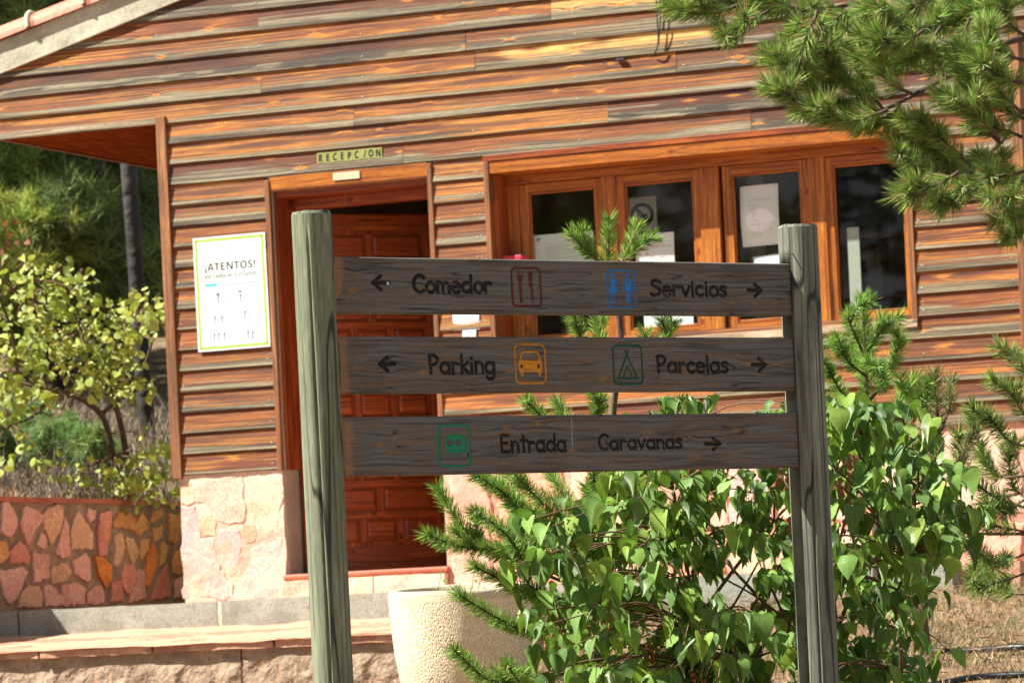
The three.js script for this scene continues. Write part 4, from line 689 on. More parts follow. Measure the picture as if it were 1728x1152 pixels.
{
  const tex = sheetTexture(512, 732, (c, w, h) => {
    c.strokeStyle = '#9cc23a'; c.lineWidth = 17; c.strokeRect(20, 20, w - 40, h - 40);
    c.fillStyle = '#93a79a'; for (let i = 0; i < 26; i++) c.fillRect(236 + rnd() * 40, 62 + rnd() * 34, 6, 4); ruled(c, 212, 112, 100, 1, 8, '#93a79a', 5);
    c.fillStyle = '#1f2a17'; c.textAlign = 'left'; const word = (s, x, y, size, wd) => { c.font = `600 ${size}px sans-serif`; const m = c.measureText(s).width; c.save(); c.translate(x, y); c.scale(wd / m, 1); c.fillText(s, 0, 0); c.restore(); };
    word('\u00a1ATENTOS!', 72, 218, 68, 368); c.fillStyle = '#2f3a2c'; word('en todo el circuito', 70, 268, 42, 368);
    c.fillStyle = '#4bb6e0'; c.fillRect(72, 300, 88, 18); c.fillStyle = '#4a5864'; word('1,20 m. altura m\u00ednima', 172, 318, 23, 262);
    const man = (x, y, s, col) => { c.strokeStyle = c.fillStyle = col; c.lineWidth = 5; c.beginPath(); c.arc(x, y - 26 * s, 7 * s, 0, 7); c.fill(); line2([[x, y - 20 * s], [x, y], [x - 9 * s, y + 24 * s]]); line2([[x, y], [x + 8 * s, y + 24 * s]]); line2([[x - 12 * s, y - 4 * s], [x, y - 14 * s], [x + 14 * s, y - 22 * s]]); };
    function line2(p) { c.beginPath(); p.forEach(([x, y], i) => i ? c.lineTo(x, y) : c.moveTo(x, y)); c.stroke(); }
    for (const [x, y, n] of [[160, 410, 1], [320, 410, 1], [130, 540, 1], [180, 540, 1], [345, 520, 1], [120, 650, 1], [150, 650, 1], [190, 650, 1], [360, 650, 1], [392, 654, 1]]) man(x, y, 0.95, '#47577a');
    c.strokeStyle = '#8a94a0'; c.lineWidth = 3; line2([[105, 372], [225, 372]]); line2([[270, 366], [385, 366]]); line2([[330, 556], [405, 556]]); c.fillStyle = '#555'; c.fillRect(148, 364, 24, 14); c.fillRect(306, 358, 24, 14);
    c.strokeStyle = '#d24a52'; c.lineWidth = 6; line2([[198, 404], [214, 392]]); line2([[372, 500], [372, 560]]); c.lineWidth = 4; line2([[196, 500], [206, 494]]); line2([[398, 612], [412, 606]]);
    ruled(c, 95, 462, 300, 1, 10, '#5d6874'); ruled(c, 80, 590, 150, 1, 10, '#5d6874'); ruled(c, 305, 580, 120, 2, 14, '#5d6874'); ruled(c, 85, 690, 140, 1, 12, '#5d6874'); ruled(c, 300, 690, 150, 1, 12, '#5d6874');
    c.fillStyle = '#444'; for (const [x, y] of [[24, 24], [w - 24, 24], [24, h - 24], [w - 24, h - 24]]) { c.beginPath(); c.arc(x, y, 5, 0, 7); c.fill(); }
  }, '#e9eeec');
  flat('information_panel', 'white information panel with lime green border on siding beside the door', 'panel', -1.785, -1.343, 3.146, 3.776, 0.027, tex, { thick: 0.006, tilt: 0.004, rough: 0.35 });
}
{ // house letters over the door, one small plate each
  const g = thing('reception_letter_plates', 'row of lime yellow letter plates reading RECEPCION above the door', 'sign', V3(-0.817, 4.127, 0.02).applyAxisAngle(V3(0, 1, 0), TURN).add(V3(...FACE)).toArray(), TURN);
  [...'RECEPC/ON'].forEach((ch, i) => { const w = 0.39 / 9, tex = sheetTexture(64, 88, (c) => { c.fillStyle = '#a2a766'; for (let k = 0; k < 60; k++) { c.globalAlpha = 0.25; c.fillStyle = pick(['#868e42', '#c9cf8a']); c.fillRect(rnd() * 64, rnd() * 88, rr(2, 12), rr(1, 4)); } c.globalAlpha = 1; c.fillStyle = c.strokeStyle = '#0d140e'; c.textAlign = 'center'; c.font = 'bold 84px sans-serif'; c.lineWidth = 4; c.save(); c.translate(32, 75); c.scale(0.78, 1); if (ch !== '/') c.strokeText(ch, 0, 0); if (ch === '/') { c.rotate(0.28); c.fillText('I', 4, 0); } else c.fillText(ch, 0, 0); c.restore(); }, '#979c5c');
    part('letter_plate', new THREE.BoxGeometry(w - 0.0012, 0.056 + rr(-0.001, 0.001), 0.004).translate((i - 4) * w, 0.028 + rr(-0.0015, 0.0015), rr(0, 0.0015)), std({ map: tex, roughness: 0.4 }), g); });
}
flat('door_plaque', 'small weathered cream plaque on the lintel over the door', 'plaque', -0.918, -0.76, 4.026, 4.066, 0.0265, sheetTexture(192, 50, (c) => { ruled(c, 20, 20, 150, 3, 8, '#a08660', 3); c.fillStyle = '#7c6a4c'; c.fillRect(10, 22, 5, 5); c.fillRect(177, 22, 5, 5); }, '#cfc3a2'), { thick: 0.004 });
flat('paper_note', 'white paper note pinned to siding between door and window', 'notice', -0.251, -0.097, 3.155, 3.243, 0.026, sheetTexture(160, 92, (c) => { ruled(c, 16, 18, 128, 4, 14, '#b9b3bb', 2); ruled(c, 40, 70, 70, 1, 9, '#c88', 2); }), { curl: 0.008, tilt: -0.03 });
flat('paper_note', 'smaller pale blue slip of paper hanging under the white note', 'notice', -0.196, -0.118, 3.08, 3.152, 0.0255, sheetTexture(96, 88, (c) => ruled(c, 12, 20, 70, 4, 15, '#9fb0c4', 2), '#dfe9f2'), { curl: 0.006 });
{
  const N = 'notices behind the window panes';
  flat('window_notice', 'large pale grey map sheet behind the first window pane beside the door', 'notice', 0.155, 0.5, 3.41, 3.655, -0.2, sheetTexture(300, 224, (c) => { c.strokeStyle = '#a9b7b5'; c.lineWidth = 2; for (let k = 0; k < 9; k++) { c.beginPath(); for (let i = 0; i <= 20; i++) { const x = 50 + i * 10.5, y = 40 + k * 18 + 16 * fbm(i * 0.3, k * 2.1, 2); i ? c.lineTo(x, y) : c.moveTo(x, y); } c.stroke(); } c.globalAlpha = 0.35; c.fillStyle = '#b9c8bb'; c.fillRect(60, 50, 190, 130); c.globalAlpha = 1; c.fillStyle = '#8899a6'; c.fillRect(14, 14, 18, 16); ruled(c, 40, 210, 200, 1, 9, '#aab'); }, '#dfe6e6'), { curl: 0.004, group: N });
  flat('window_notice', 'white sheet with red handwriting and an arrow behind the second pane', 'notice', 0.74, 0.96, 3.45, 3.612, -0.2, sheetTexture(240, 176, (c) => { c.fillStyle = c.strokeStyle = '#d05a6a'; const scrawl = (x, y, w) => { c.lineWidth = 2.4; c.beginPath(); c.moveTo(x, y); for (let a = x; a < x + w; a += 5) c.lineTo(a, y - rr(0, 15)); c.stroke(); }; scrawl(26, 46, 96); scrawl(24, 84, 36); scrawl(74, 84, 22); scrawl(108, 84, 112); c.lineWidth = 3; c.beginPath(); c.moveTo(130, 150); c.lineTo(62, 112); c.moveTo(62, 112); c.lineTo(80, 110); c.moveTo(62, 112); c.lineTo(70, 126); c.stroke(); scrawl(148, 152, 44); }, '#f2f2f5'), { curl: 0.004, group: N });
  flat('window_notice', 'white printed sheet standing at the foot of the second pane', 'notice', 0.77, 1.05, 3.1, 3.19, -0.2, sheetTexture(220, 72, (c) => ruled(c, 14, 16, 190, 3, 18, '#aab2b8', 2), '#eef3f6'), { curl: 0.002, group: N });
  flat('window_notice', 'tall white typed page with curled edges behind the third pane', 'notice', 1.345, 1.558, 3.5, 3.822, -0.2, sheetTexture(220, 336, (c) => { c.strokeStyle = '#c4c8cc'; c.lineWidth = 2; c.strokeRect(10, 12, 200, 314); ruled(c, 48, 78, 130, 2, 8, '#9aa0a4', 2); ruled(c, 50, 112, 50, 1, 8, '#9aa0a4', 2); ruled(c, 62, 126, 34, 7, 8, '#a6aaae', 2); ruled(c, 46, 196, 60, 1, 8, '#9aa0a4', 2); ruled(c, 46, 212, 150, 2, 9, '#a6aaae', 2); ruled(c, 90, 232, 90, 3, 8, '#a6aaae', 2); ruled(c, 60, 268, 60, 3, 9, '#a6aaae', 2); }, '#eef1f4'), { curl: 0.012, tilt: 0.01, group: N });
  flat('window_notice', 'white sheet lettered in grey leaning low behind the third pane', 'notice', 1.4, 1.66, 3.3, 3.45, -0.21, sheetTexture(240, 130, (c) => { ruled(c, 20, 26, 200, 5, 20, '#8f9dab', 4); }, '#e6edf4'), { curl: 0.012, tilt: 0.05, group: N });
  flat('window_notice', 'narrow grey green strip of card behind the fourth pane', 'notice', 1.93, 1.995, 3.14, 3.555, -0.2, sheetTexture(64, 400, (c) => { c.globalAlpha = 0.2; c.fillStyle = '#7d857a'; for (let i = 0; i < 40; i++) c.fillRect(rnd() * 64, rnd() * 400, 20, 3); }, '#a9b0a6'), { group: N });
  flat('no_smoking_sign', 'no smoking sign with black barred circle hanging inside the second window', 'sign', 0.575, 0.745, 3.665, 3.85, -0.55, sheetTexture(128, 144, (c) => { c.strokeStyle = '#141414'; c.lineWidth = 15; c.beginPath(); c.arc(64, 76, 44, 0, 7); c.stroke(); c.beginPath(); c.moveTo(34, 46); c.lineTo(94, 106); c.stroke(); c.fillStyle = '#333'; c.fillRect(30, 72, 60, 10); }, '#cdcabf'), { thick: 0.004 });
}
{ // inside the room
  const lean = (x, y, z) => V3(x, y, z).applyAxisAngle(V3(0, 1, 0), TURN).add(V3(...FACE)).toArray();
  const b = thing('red_box', 'small red letter box fixed in the window reveal beside the first pane', 'box', lean(0.086, 3.372, -0.09), TURN);
  part('body', new RoundedBoxGeometry(0.11, 0.14, 0.1, 2, 0.006).translate(0, 0.07, 0), std({ color: 0xb22a3c, roughness: 0.5 }), b); part('lid', new RoundedBoxGeometry(0.114, 0.03, 0.106, 2, 0.006).translate(0, 0.155, 0), std({ color: 0xc23248, roughness: 0.45 }), b);
  const s = thing('bookcase', 'wooden bookcase with folders standing inside the reception room', 'bookcase', lean(1.6, 1.86, -2.2), TURN);
  for (const x of [-0.5, 0.47]) part('side', new THREE.BoxGeometry(0.03, 1.85, 0.35).translate(x + 0.015, 0.925, 0), mat.red, s); for (let i = 0; i < 6; i++) part('shelf', new THREE.BoxGeometry(0.94, 0.025, 0.34).translate(0, 0.04 + i * 0.355, 0), mat.red, s); part('back', new THREE.BoxGeometry(0.94, 1.8, 0.01).translate(0, 0.92, -0.165), mat.red, s);
  for (let i = 1; i < 5; i++) { let x = -0.44; while (x < 0.4) { const w = rr(0.035, 0.06); if (rnd() < 0.75) part('folder', new THREE.BoxGeometry(w - 0.004, rr(0.24, 0.3), 0.24).translate(x + w / 2, 0.19 + i * 0.355 - 0.0, 0.02), std({ color: pick([0x2b2b2e, 0x3d4a5c, 0x5a5148, 0x6b2f2a, 0xa7a298]) }), s); x += w; } }
}
{ // black cable hanging down the front
  const P = (x, y, z) => V3(x, y, z);
  const c = thing('black_cable', 'thin black cable looped down the upper siding', 'cable', [0, 4.4, FACE[2]], TURN);
  const a = new THREE.CatmullRomCurve3([P(1.02, 5.4, 0.03), P(1.015, 5.0, 0.035), P(1.01, 4.75, 0.04), P(1.012, 4.6, 0.045), P(0.995, 4.545, 0.045), P(0.97, 4.535, 0.03)].map((v) => v.setY(v.y - 4.4)));
  part('wire', new THREE.TubeGeometry(a, 40, 0.004, 6), mat.black, c);
  const b = new THREE.CatmullRomCurve3([P(1.03, 5.4, 0.03), P(1.028, 4.9, 0.03), P(1.03, 4.7, 0.05), P(1.02, 4.62, 0.05), P(1.012, 4.58, 0.045)].map((v) => v.setY(v.y - 4.4)));
  part('wire', new THREE.TubeGeometry(b, 40, 0.004, 6), mat.black, c);
  part('clip', new RoundedBoxGeometry(0.05, 0.014, 0.02, 1, 0.004).translate(0.79, 0.125, 0.03), mat.black, c);
}
// ------------------------------------------------------------------ planter
{
  const t = thing('cream_planter', 'round cream planter with pebbled finish in front of the terrace', 'planter', [-0.183, 1.2, -16]);
  t.rotation.set(0.055, 0, 0.01);
  const prof = [[0.0, 0.0], [0.17, 0.0], [0.2, 0.01], [0.226, 0.06], [0.25, 0.15], [0.264, 0.25], [0.272, 0.35], [0.2755, 0.45], [0.2765, 0.474], [0.273, 0.486], [0.264, 0.49], [0.25, 0.489], [0.243, 0.482], [0.24, 0.46], [0.238, 0.4]];
  const g = new THREE.LatheGeometry(prof.map((p) => new THREE.Vector2(...p)), 96); const uv = g.attributes.uv; for (let i = 0; i < uv.count; i++) uv.setXY(i, uv.getX(i) * 2, uv.getY(i) * 1.2);
  const pebble = pixelTexture(512, 512, (x, y) => { let d = 9; const X = x / 512 * 72, Y = y / 512 * 56, xi = Math.floor(X), yi = Math.floor(Y); for (let a = -1; a < 2; a++) for (let b = -1; b < 2; b++) { const cx = ((xi + a) % 72 + 72) % 72, cy = ((yi + b) % 56 + 56) % 56, px = xi + a + hash(cx, cy + 500), py = yi + b + hash(cx + 300, cy); d = Math.min(d, Math.hypot(px - X, py - Y)); } return 255 * clamp(1 - d * 1.1, 0, 1); }, false);
  const m = mat.pot.clone(); m.bumpMap = scaled(pebble, 2.5, 1.9); m.bumpScale = 0.0028;
  part('pot', g, m, t); part('soil', new THREE.CircleGeometry(0.24, 32).rotateX(-Math.PI / 2).translate(0, 0.43, 0), mat.soil, t);
}
// ------------------------------------------------------------------ plants: limbs, leaves and needles
function limb(pts, r0, r1, seg = 5, n = null) {
  const curve = new THREE.CatmullRomCurve3(pts), L = curve.getLength(), N = n ?? Math.max(4, Math.ceil(L / 0.06)), f = curve.computeFrenetFrames(N), pos = [], uv = [], idx = [];
  for (let i = 0; i <= N; i++) { const t = i / N, c = curve.getPointAt(t), r = mixn(r0, r1, t) * (1 + 0.12 * (hash(i, Math.round(pts[0].x * 977)) - 0.5)); for (let k = 0; k <= seg; k++) { const a = 2 * Math.PI * k / seg, q = f.normals[i].clone().multiplyScalar(Math.cos(a) * r).addScaledVector(f.binormals[i], Math.sin(a) * r).add(c); pos.push(q.x, q.y, q.z); uv.push(k / seg * 0.3, t * L); } }
  for (let i = 0; i < N; i++) for (let k = 0; k < seg; k++) { const a = i * (seg + 1) + k, b = a + 1, c = a + seg + 1, d = c + 1; idx.push(a, b, c, b, d, c); }
  const g = new THREE.BufferGeometry(); g.setAttribute('position', new THREE.Float32BufferAttribute(pos, 3)); g.setAttribute('uv', new THREE.Float32BufferAttribute(uv, 2)); g.setIndex(idx); g.computeVertexNormals(); return g;
}
const triples = (f) => { const o = []; for (let i = 0; i < f.length; i += 3) o.push(V3(f[i], f[i + 1], f[i + 2])); return o; };
const anyPerp = (d) => { const p = V3(rr(-1, 1), rr(-1, 1), rr(-1, 1)).cross(d); return p.lengthSq() < 1e-6 ? V3(1, 0, 0).cross(d).normalize() : p.normalize(); };
// needles of one shoot along a curve from t0 to its tip
function needles(out, curve, t0, perMetre, len, width, colors, lift = 0.75) {
  const L = curve.getLength(), n = Math.round(perMetre * L * (1 - t0)) + 26;
  for (let i = 0; i < n; i++) {
    const t = i < n - 26 ? mixn(t0, 1, rnd()) : rr(0.94, 1), p = curve.getPointAt(Math.min(t, 1)), d = curve.getTangentAt(Math.min(t, 1)), s = anyPerp(d), tip = smooth(0.75, 1, t);
    const dir = d.clone().multiplyScalar(mixn(lift, 1.6, tip * rnd())).add(s).normalize(), l = len * rr(0.65, 1.1) * (0.8 + 0.2 * t), e = p.clone().addScaledVector(dir, l), w = anyPerp(dir).multiplyScalar(width * 0.5), mid = p.clone().addScaledVector(dir, l * 0.55).addScaledVector(s, l * 0.04);
    const c = pick(colors), v = rr(0.8, 1.2);
    const A = p.clone().add(w), B = p.clone().sub(w), C = mid.clone().add(w), D2 = mid.clone().sub(w);
    for (const q of [A, B, C, B, D2, C, C, D2, e]) { out.pos.push(q.x, q.y, q.z); out.col.push(c[0] * v, c[1] * v, c[2] * v); }
  }
}
function needleGeo(o, base) { const g = new THREE.BufferGeometry(); const p = new Float32Array(o.pos); for (let i = 0; i < p.length; i += 3) { p[i] -= base[0]; p[i + 1] -= base[1]; p[i + 2] -= base[2]; } g.setAttribute('position', new THREE.BufferAttribute(p, 3)); g.setAttribute('color', new THREE.Float32BufferAttribute(o.col, 3)); g.computeVertexNormals(); return g; }
const needleMat = new THREE.MeshPhysicalMaterial({ vertexColors: true, roughness: 0.9, transmission: 0.25, thickness: 0, side: THREE.DoubleSide });
const GREENS = [[0.16, 0.32, 0.03], [0.22, 0.39, 0.04], [0.12, 0.25, 0.03], [0.3, 0.44, 0.06]], DULL = [[0.1, 0.17, 0.035], [0.15, 0.21, 0.04], [0.22, 0.23, 0.06], [0.28, 0.22, 0.08]], STRAW = [[0.42, 0.28, 0.1], [0.36, 0.22, 0.09]];
function pine(name, label, lines, o) {
  const trunk = triples(lines[0]), b = trunk[0], base = [b.x, ground(b.x, b.z), b.z]; if (o.fixY !== undefined) base[1] = o.fixY;
  const t = thing(name, label, o.category ?? 'pine', base), rel = (g) => g.translate(-base[0], -base[1], -base[2]);
  const out = { pos: [], col: [] };
  if (!o.noTrunk) { trunk[0].y = base[1] - 0.05; part('trunk', rel(limb(trunk, o.r0, o.r1, 7)), mat.bark, t); needles(out, new THREE.CatmullRomCurve3(trunk.slice(-3)), 0.35, o.density, o.len, o.width, o.colors, o.lift); }
  const rest = o.noTrunk ? lines : lines.slice(1);
  for (const l of rest) {
    const pts = triples(l), L = pts[0].distanceTo(pts[pts.length - 1]); for (let i = 1; i < pts.length; i++) pts[i].z += rr(-0.03, 0.03);
    part('branch', rel(limb(pts, Math.max(o.br0 ?? 0.006, L * 0.011), 0.0022, 5)), o.bark ?? mat.bark, t);
    const c = new THREE.CatmullRomCurve3(pts); needles(out, c, L > 2 ? 0.72 : o.bare ?? 0.3, o.density, o.len, o.width, o.colors, o.lift);
    if (o.side) for (let k = 0; k < o.side; k++) { const q = rr(L > 2 ? 0.75 : 0.35, 0.85), p = c.getPointAt(q), d = c.getTangentAt(q), s = anyPerp(d); s.y = Math.abs(s.y) * 0.6 + 0.1; const e = p.clone().addScaledVector(d, rr(0.05, 0.1)).addScaledVector(s, rr(0.04, 0.1)), m = p.clone().lerp(e, 0.5).addScaledVector(d, 0.02); const cc = new THREE.CatmullRomCurve3([p, m, e]); part('twig', rel(limb([p, m, e], 0.004, 0.002, 4, 4)), o.bark ?? mat.bark, t); needles(out, cc, 0.15, o.density, o.len * 0.95, o.width, o.colors, o.lift); }
  }
  const m = part('needles', needleGeo(out, base), needleMat, t); m.userData.kind = 'stuff'; return t;
}
pine('young_pine', 'young green pine with upright shoots growing behind the sign boards beside the planter', YOUNG_PINE, { r0: 0.03, r1: 0.005, density: 2500, len: 0.054, width: 0.0022, colors: GREENS.concat(GREENS, GREENS, [STRAW[1]]), side: 1 });
pine('young_pine', 'slender young pine rising out of the lilac beside the grooved grey post', PINE_SAPLING, { r0: 0.025, r1: 0.004, density: 2500, len: 0.054, width: 0.0022, colors: GREENS, side: 1 });
pine('young_pine', 'small dark pine sapling with two shoots against the lower siding', SMALL_PINE, { r0: 0.03, r1: 0.004, density: 1500, len: 0.06, width: 0.003, colors: DULL, side: 0 });
pine('young_pine', 'spreading young pine reaching over the dry grass at the bush edge', SIDE_PINE, { r0: 0.035, r1: 0.006, density: 1600, len: 0.075, width: 0.003, colors: GREENS.concat(DULL), side: 1 });
{ // big pine whose boughs hang in front of the siding; its trunk stands beside the cabin
  const t = pine('tall_pine', 'tall pine whose needled boughs hang over the window corner', PINE_BOUGHS, { noTrunk: true, fixY: ground(3.0, -18.3), density: 1600, len: 0.1, width: 0.0032, colors: GREENS.concat(GREENS, GREENS, [GREENS[3], GREENS[3]], DULL, DULL, [STRAW[0], STRAW[1]]), side: 4, bare: 0.15, br0: 0.008, bark: mat.bark, lift: 0.9 });
  const b = t.position, x0 = 3.05, z0 = -18.3, y0 = ground(x0, z0);
  part('trunk', limb([V3(x0, y0 - 0.1, z0), V3(x0 + 0.05, 3, z0), V3(x0 - 0.03, 5, z0 + 0.05), V3(x0, 9, z0)], 0.16, 0.05, 10).translate(-b.x, -b.y, -b.z), mat.bark, t);
}
// heart-shaped and round leaves
function leafGeo(rows, fold, curl, wave) {            // rows [t, half width]; leaf along -y from its stalk, face to +z
  const pos = [], idx = [];
  rows.forEach(([t, w], i) => { const z = -curl * t * t; pos.push(-w, -t, z + fold * w + wave * Math.sin(i * 2.1), 0, -Math.max(t, 0), z, w, -t, z + fold * w * 0.9 + wave * Math.cos(i * 1.7)); });
  for (let i = 0; i + 1 < rows.length; i++) { const a = 3 * i, b = a + 3; idx.push(a, b, a + 1, a + 1, b, b + 1, a + 1, b + 1, a + 2, a + 2, b + 1, b + 2); }
  const g = new THREE.BufferGeometry(); g.setAttribute('position', new THREE.Float32BufferAttribute(pos, 3)); g.setAttribute('uv', new THREE.Float32BufferAttribute(rows.flatMap(([t, w]) => [0.5 - w, 1 - t, 0.5, 1 - t, 0.5 + w, 1 - t].map((q) => clamp(q, 0.01, 0.99))), 2)); g.setIndex(idx); g.computeVertexNormals(); return g;
}
const HEART = [[-0.07, 0.12], [-0.05, 0.27], [0.06, 0.38], [0.2, 0.425], [0.38, 0.39], [0.58, 0.28], [0.78, 0.14], [1, 0.004]], ROUND = [[0, 0.05], [0.1, 0.3], [0.3, 0.44], [0.55, 0.46], [0.8, 0.33], [0.95, 0.12], [1, 0.01]];
const heartLeaves = [[0.35, 0.15, 0.01], [0.7, 0.3, 0.015], [0.2, 0.4, 0.02], [1.1, 0.2, 0.01], [-0.25, 0.25, 0.02], [0.5, 0.6, 0.035], [1.6, 0.35, 0.03], [0.1, -0.15, 0.03]].map((p) => leafGeo(HEART, ...p)), roundLeaves = [[0.3, 0.2, 0.02], [0.6, 0.1, 0.02], [-0.2, 0.3, 0.02]].map((p) => leafGeo(ROUND, ...p));
const leafTex = pixelTexture(64, 128, (x, y) => { const u = x / 64 - 0.5, v = y / 128, rib = smooth(0.035, 0.01, Math.abs(u)), vein = smooth(0.82, 0.97, Math.abs(Math.sin((v + Math.abs(u) * 0.55) * 26))) * 0.5, n = fbm(x / 9, y / 9, 3); const k = 238 + 50 * (n - 0.5); return lerp3([k, k, k], [255, 255, 235], clamp(rib + vein * 0.6, 0, 1)); });
const leafMat = (r, g, b, gloss = 0.35) => new THREE.MeshPhysicalMaterial({ color: new THREE.Color(r, g, b), map: leafTex, roughness: 0.92, transmission: 0.38, thickness: 0, clearcoat: gloss, clearcoatRoughness: 0.38, side: THREE.DoubleSide });
const lilacMats = [leafMat(0.15, 0.3, 0.028, 0.14), leafMat(0.2, 0.37, 0.035, 0.14), leafMat(0.105, 0.225, 0.03, 0.18), leafMat(0.13, 0.27, 0.028, 0.16), leafMat(0.3, 0.46, 0.05, 0.1)], dryMat = leafMat(0.36, 0.17, 0.06, 0), limeMats = [leafMat(0.42, 0.5, 0.06, 0.2), leafMat(0.34, 0.42, 0.05, 0.2), leafMat(0.52, 0.55, 0.1, 0.2), leafMat(0.26, 0.31, 0.045, 0.2)];
const inside = (poly, x, y) => { let c = false; for (let i = 0, j = poly.length - 1; i < poly.length; j = i++) { const [a, b] = poly[i], [p, q] = poly[j]; if ((b > y) !== (q > y) && x < (p - a) * (y - b) / (q - b) + a) c = !c; } return c; };
// place leaves: the first `most` (those facing the open side) as parts, the others joined
function addLeaves(t, list, geos, mats, most, restName) {
  list.sort((a, b) => b.rank - a.rank); const m4 = new THREE.Matrix4(), rest = mats.map(() => []);
  list.forEach((l, i) => {
    const y = l.dir.clone().multiplyScalar(-1), z = l.face.clone().addScaledVector(y, -l.face.dot(y)).normalize(), x = y.clone().cross(z); m4.makeBasis(x, y, z);
    const gi = Math.floor(rnd() * geos.length), mi = l.mat ?? Math.floor(rnd() * mats.length);
    if (i < most) { const m = part('leaf', geos[gi], mats[mi], t); m.setRotationFromMatrix(m4); m.position.copy(l.p); m.scale.set(l.s * rr(0.72, 1.08), l.s, l.s * rr(0.7, 1.5)); }
    else { const g = geos[gi].clone(); g.scale(l.s * rr(0.72, 1.08), l.s, l.s * rr(0.7, 1.5)); g.applyMatrix4(m4); g.translate(l.p.x, l.p.y, l.p.z); rest[mi].push(g); }
  });
  rest.forEach((r, i) => { if (r.length) { const m = part(restName, mergeGeometries(r), mats[i], t); m.userData.kind = 'stuff'; } });
}
{ // lilac bush
  const cx = 0.75, cz = -13.1, gy = ground(cx, cz), t = thing('lilac_bush', 'dense lilac bush of hanging heart shaped green leaves behind the signpost', 'bush', [cx, gy, cz]);
  const B = V3(cx, gy, cz), leaves = [], stems = [];
  for (let i = 0; i < 15; i++) {
    const x0 = cx + rr(-0.45, 0.45), z0 = cz + rr(-0.2, 0.2), y0 = ground(x0, z0) - 0.03; let tx, ty; do { tx = rr(0.0, 1.45); ty = rr(1.7, 2.22); } while (!inside(LILAC_OUTLINE, tx, ty));
    const tz = cz + rr(-0.55, 0.35), pts = [V3(x0, y0, z0), V3(mixn(x0, tx, 0.25) + rr(-0.03, 0.03), mixn(y0, ty, 0.4), mixn(z0, tz, 0.3)), V3(mixn(x0, tx, 0.65) + rr(-0.04, 0.04), mixn(y0, ty, 0.75), mixn(z0, tz, 0.7)), V3(tx, ty, tz)];
    stems.push(new THREE.CatmullRomCurve3(pts)); part('stem', limb(pts.map((p) => p.clone().sub(B)), rr(0.006, 0.011), 0.0025, 6), mat.twig, t);
  }
  const spots = []; let guard = 0;
  while (spots.length < 390 && guard++ < 120000) { const x = rr(-0.05, 1.46), y = rr(1.2, 2.24); if (!inside(LILAC_OUTLINE, x, y)) continue; const z = -13.1 + rr(-0.55, 0.62) + (x - 0.75) * -0.12; if (z > -12.42) continue; if (spots.some((s) => Math.hypot(s.x - x, s.y - y, (s.z - z) * 0.8) < 0.041)) continue; spots.push(V3(x, y, z)); }
  for (const s of spots) {
    let best = null, bd = 1e9; for (const c of stems) for (let k = 3; k <= 9; k++) { const p = c.getPoint(k / 10), d = p.distanceTo(s) + Math.max(0, p.y - s.y) * 0.8; if (d < bd) { bd = d; best = p; } }
    const mid = best.clone().lerp(s, 0.55).add(V3(0, 0.05 * Math.min(1, bd * 3), 0)), pts = [best, mid, s], curve = new THREE.CatmullRomCurve3(pts);
    part('twig', limb(pts.map((p) => p.clone().sub(B)), 0.0038, 0.0018, 4, 8), mat.twig, t);
    const nL = Math.floor(rr(5, 8.9));
    for (let i = 0; i < nL; i++) {
      const p = curve.getPoint(1 - (i >> 1) * 0.16 * (0.2 / Math.max(0.2, bd))), az = rr(0, 6.28), o = V3(Math.cos(az), rr(-0.1, 0.35), Math.sin(az)).normalize(), q = p.clone().addScaledVector(o, rr(0.02, 0.04));
      const dir = V3(o.x * rr(0.15, 0.9), -rr(0.55, 1.1), o.z * rr(0.15, 0.9)).normalize(), face = V3(o.x + rr(-0.5, 0.5), 0.55, o.z + rr(-0.5, 0.5));
      leaves.push({ p: q.sub(B), dir, face, s: rr(0.04, 0.084), rank: p.z + rr(-0.1, 0.1) });
    }
  }
  addLeaves(t, leaves, heartLeaves, lilacMats, 300, 'leaves');
  const seeds = []; for (let i = 0; i < 16; i++) { const s = pick(spots); for (let k = 0; k < 26; k++) { const g = new THREE.SphereGeometry(rr(0.003, 0.0055), 5, 4); g.scale(0.7, 1.5, 0.7); g.translate(s.x - B.x + rr(-0.03, 0.03), s.y - B.y + 0.02 + rr(0, 0.1), s.z - B.z + rr(-0.03, 0.03)); seeds.push(g); } }
  const m = part('seed_heads', mergeGeometries(seeds), std({ color: 0x84542e }), t); m.userData.kind = 'stuff';
  const dry = []; for (let i = 0; i < 34; i++) { const top = i < 12; dry.push({ p: V3(top ? rr(1.0, 1.09) : rr(0.82, 0.97), top ? rr(1.84, 2.0) : rr(1.78, 1.98), rr(-12.9, -12.6)).sub(B), dir: V3(rr(-0.5, 0.5), -1, rr(-0.4, 0.4)).normalize(), face: V3(rr(-1, 1), 0.3, rr(-1, 1)), s: rr(0.035, 0.06), rank: 0 }); }
  addLeaves(t, dry, [leafGeo(HEART.map(([a, w]) => [a, w * 0.5]), 1.6, 0.5, 0.09), leafGeo(HEART.map(([a, w]) => [a, w * 0.6]), -1.4, 0.6, 0.1)], [dryMat], 40, 'dry_leaves');
}
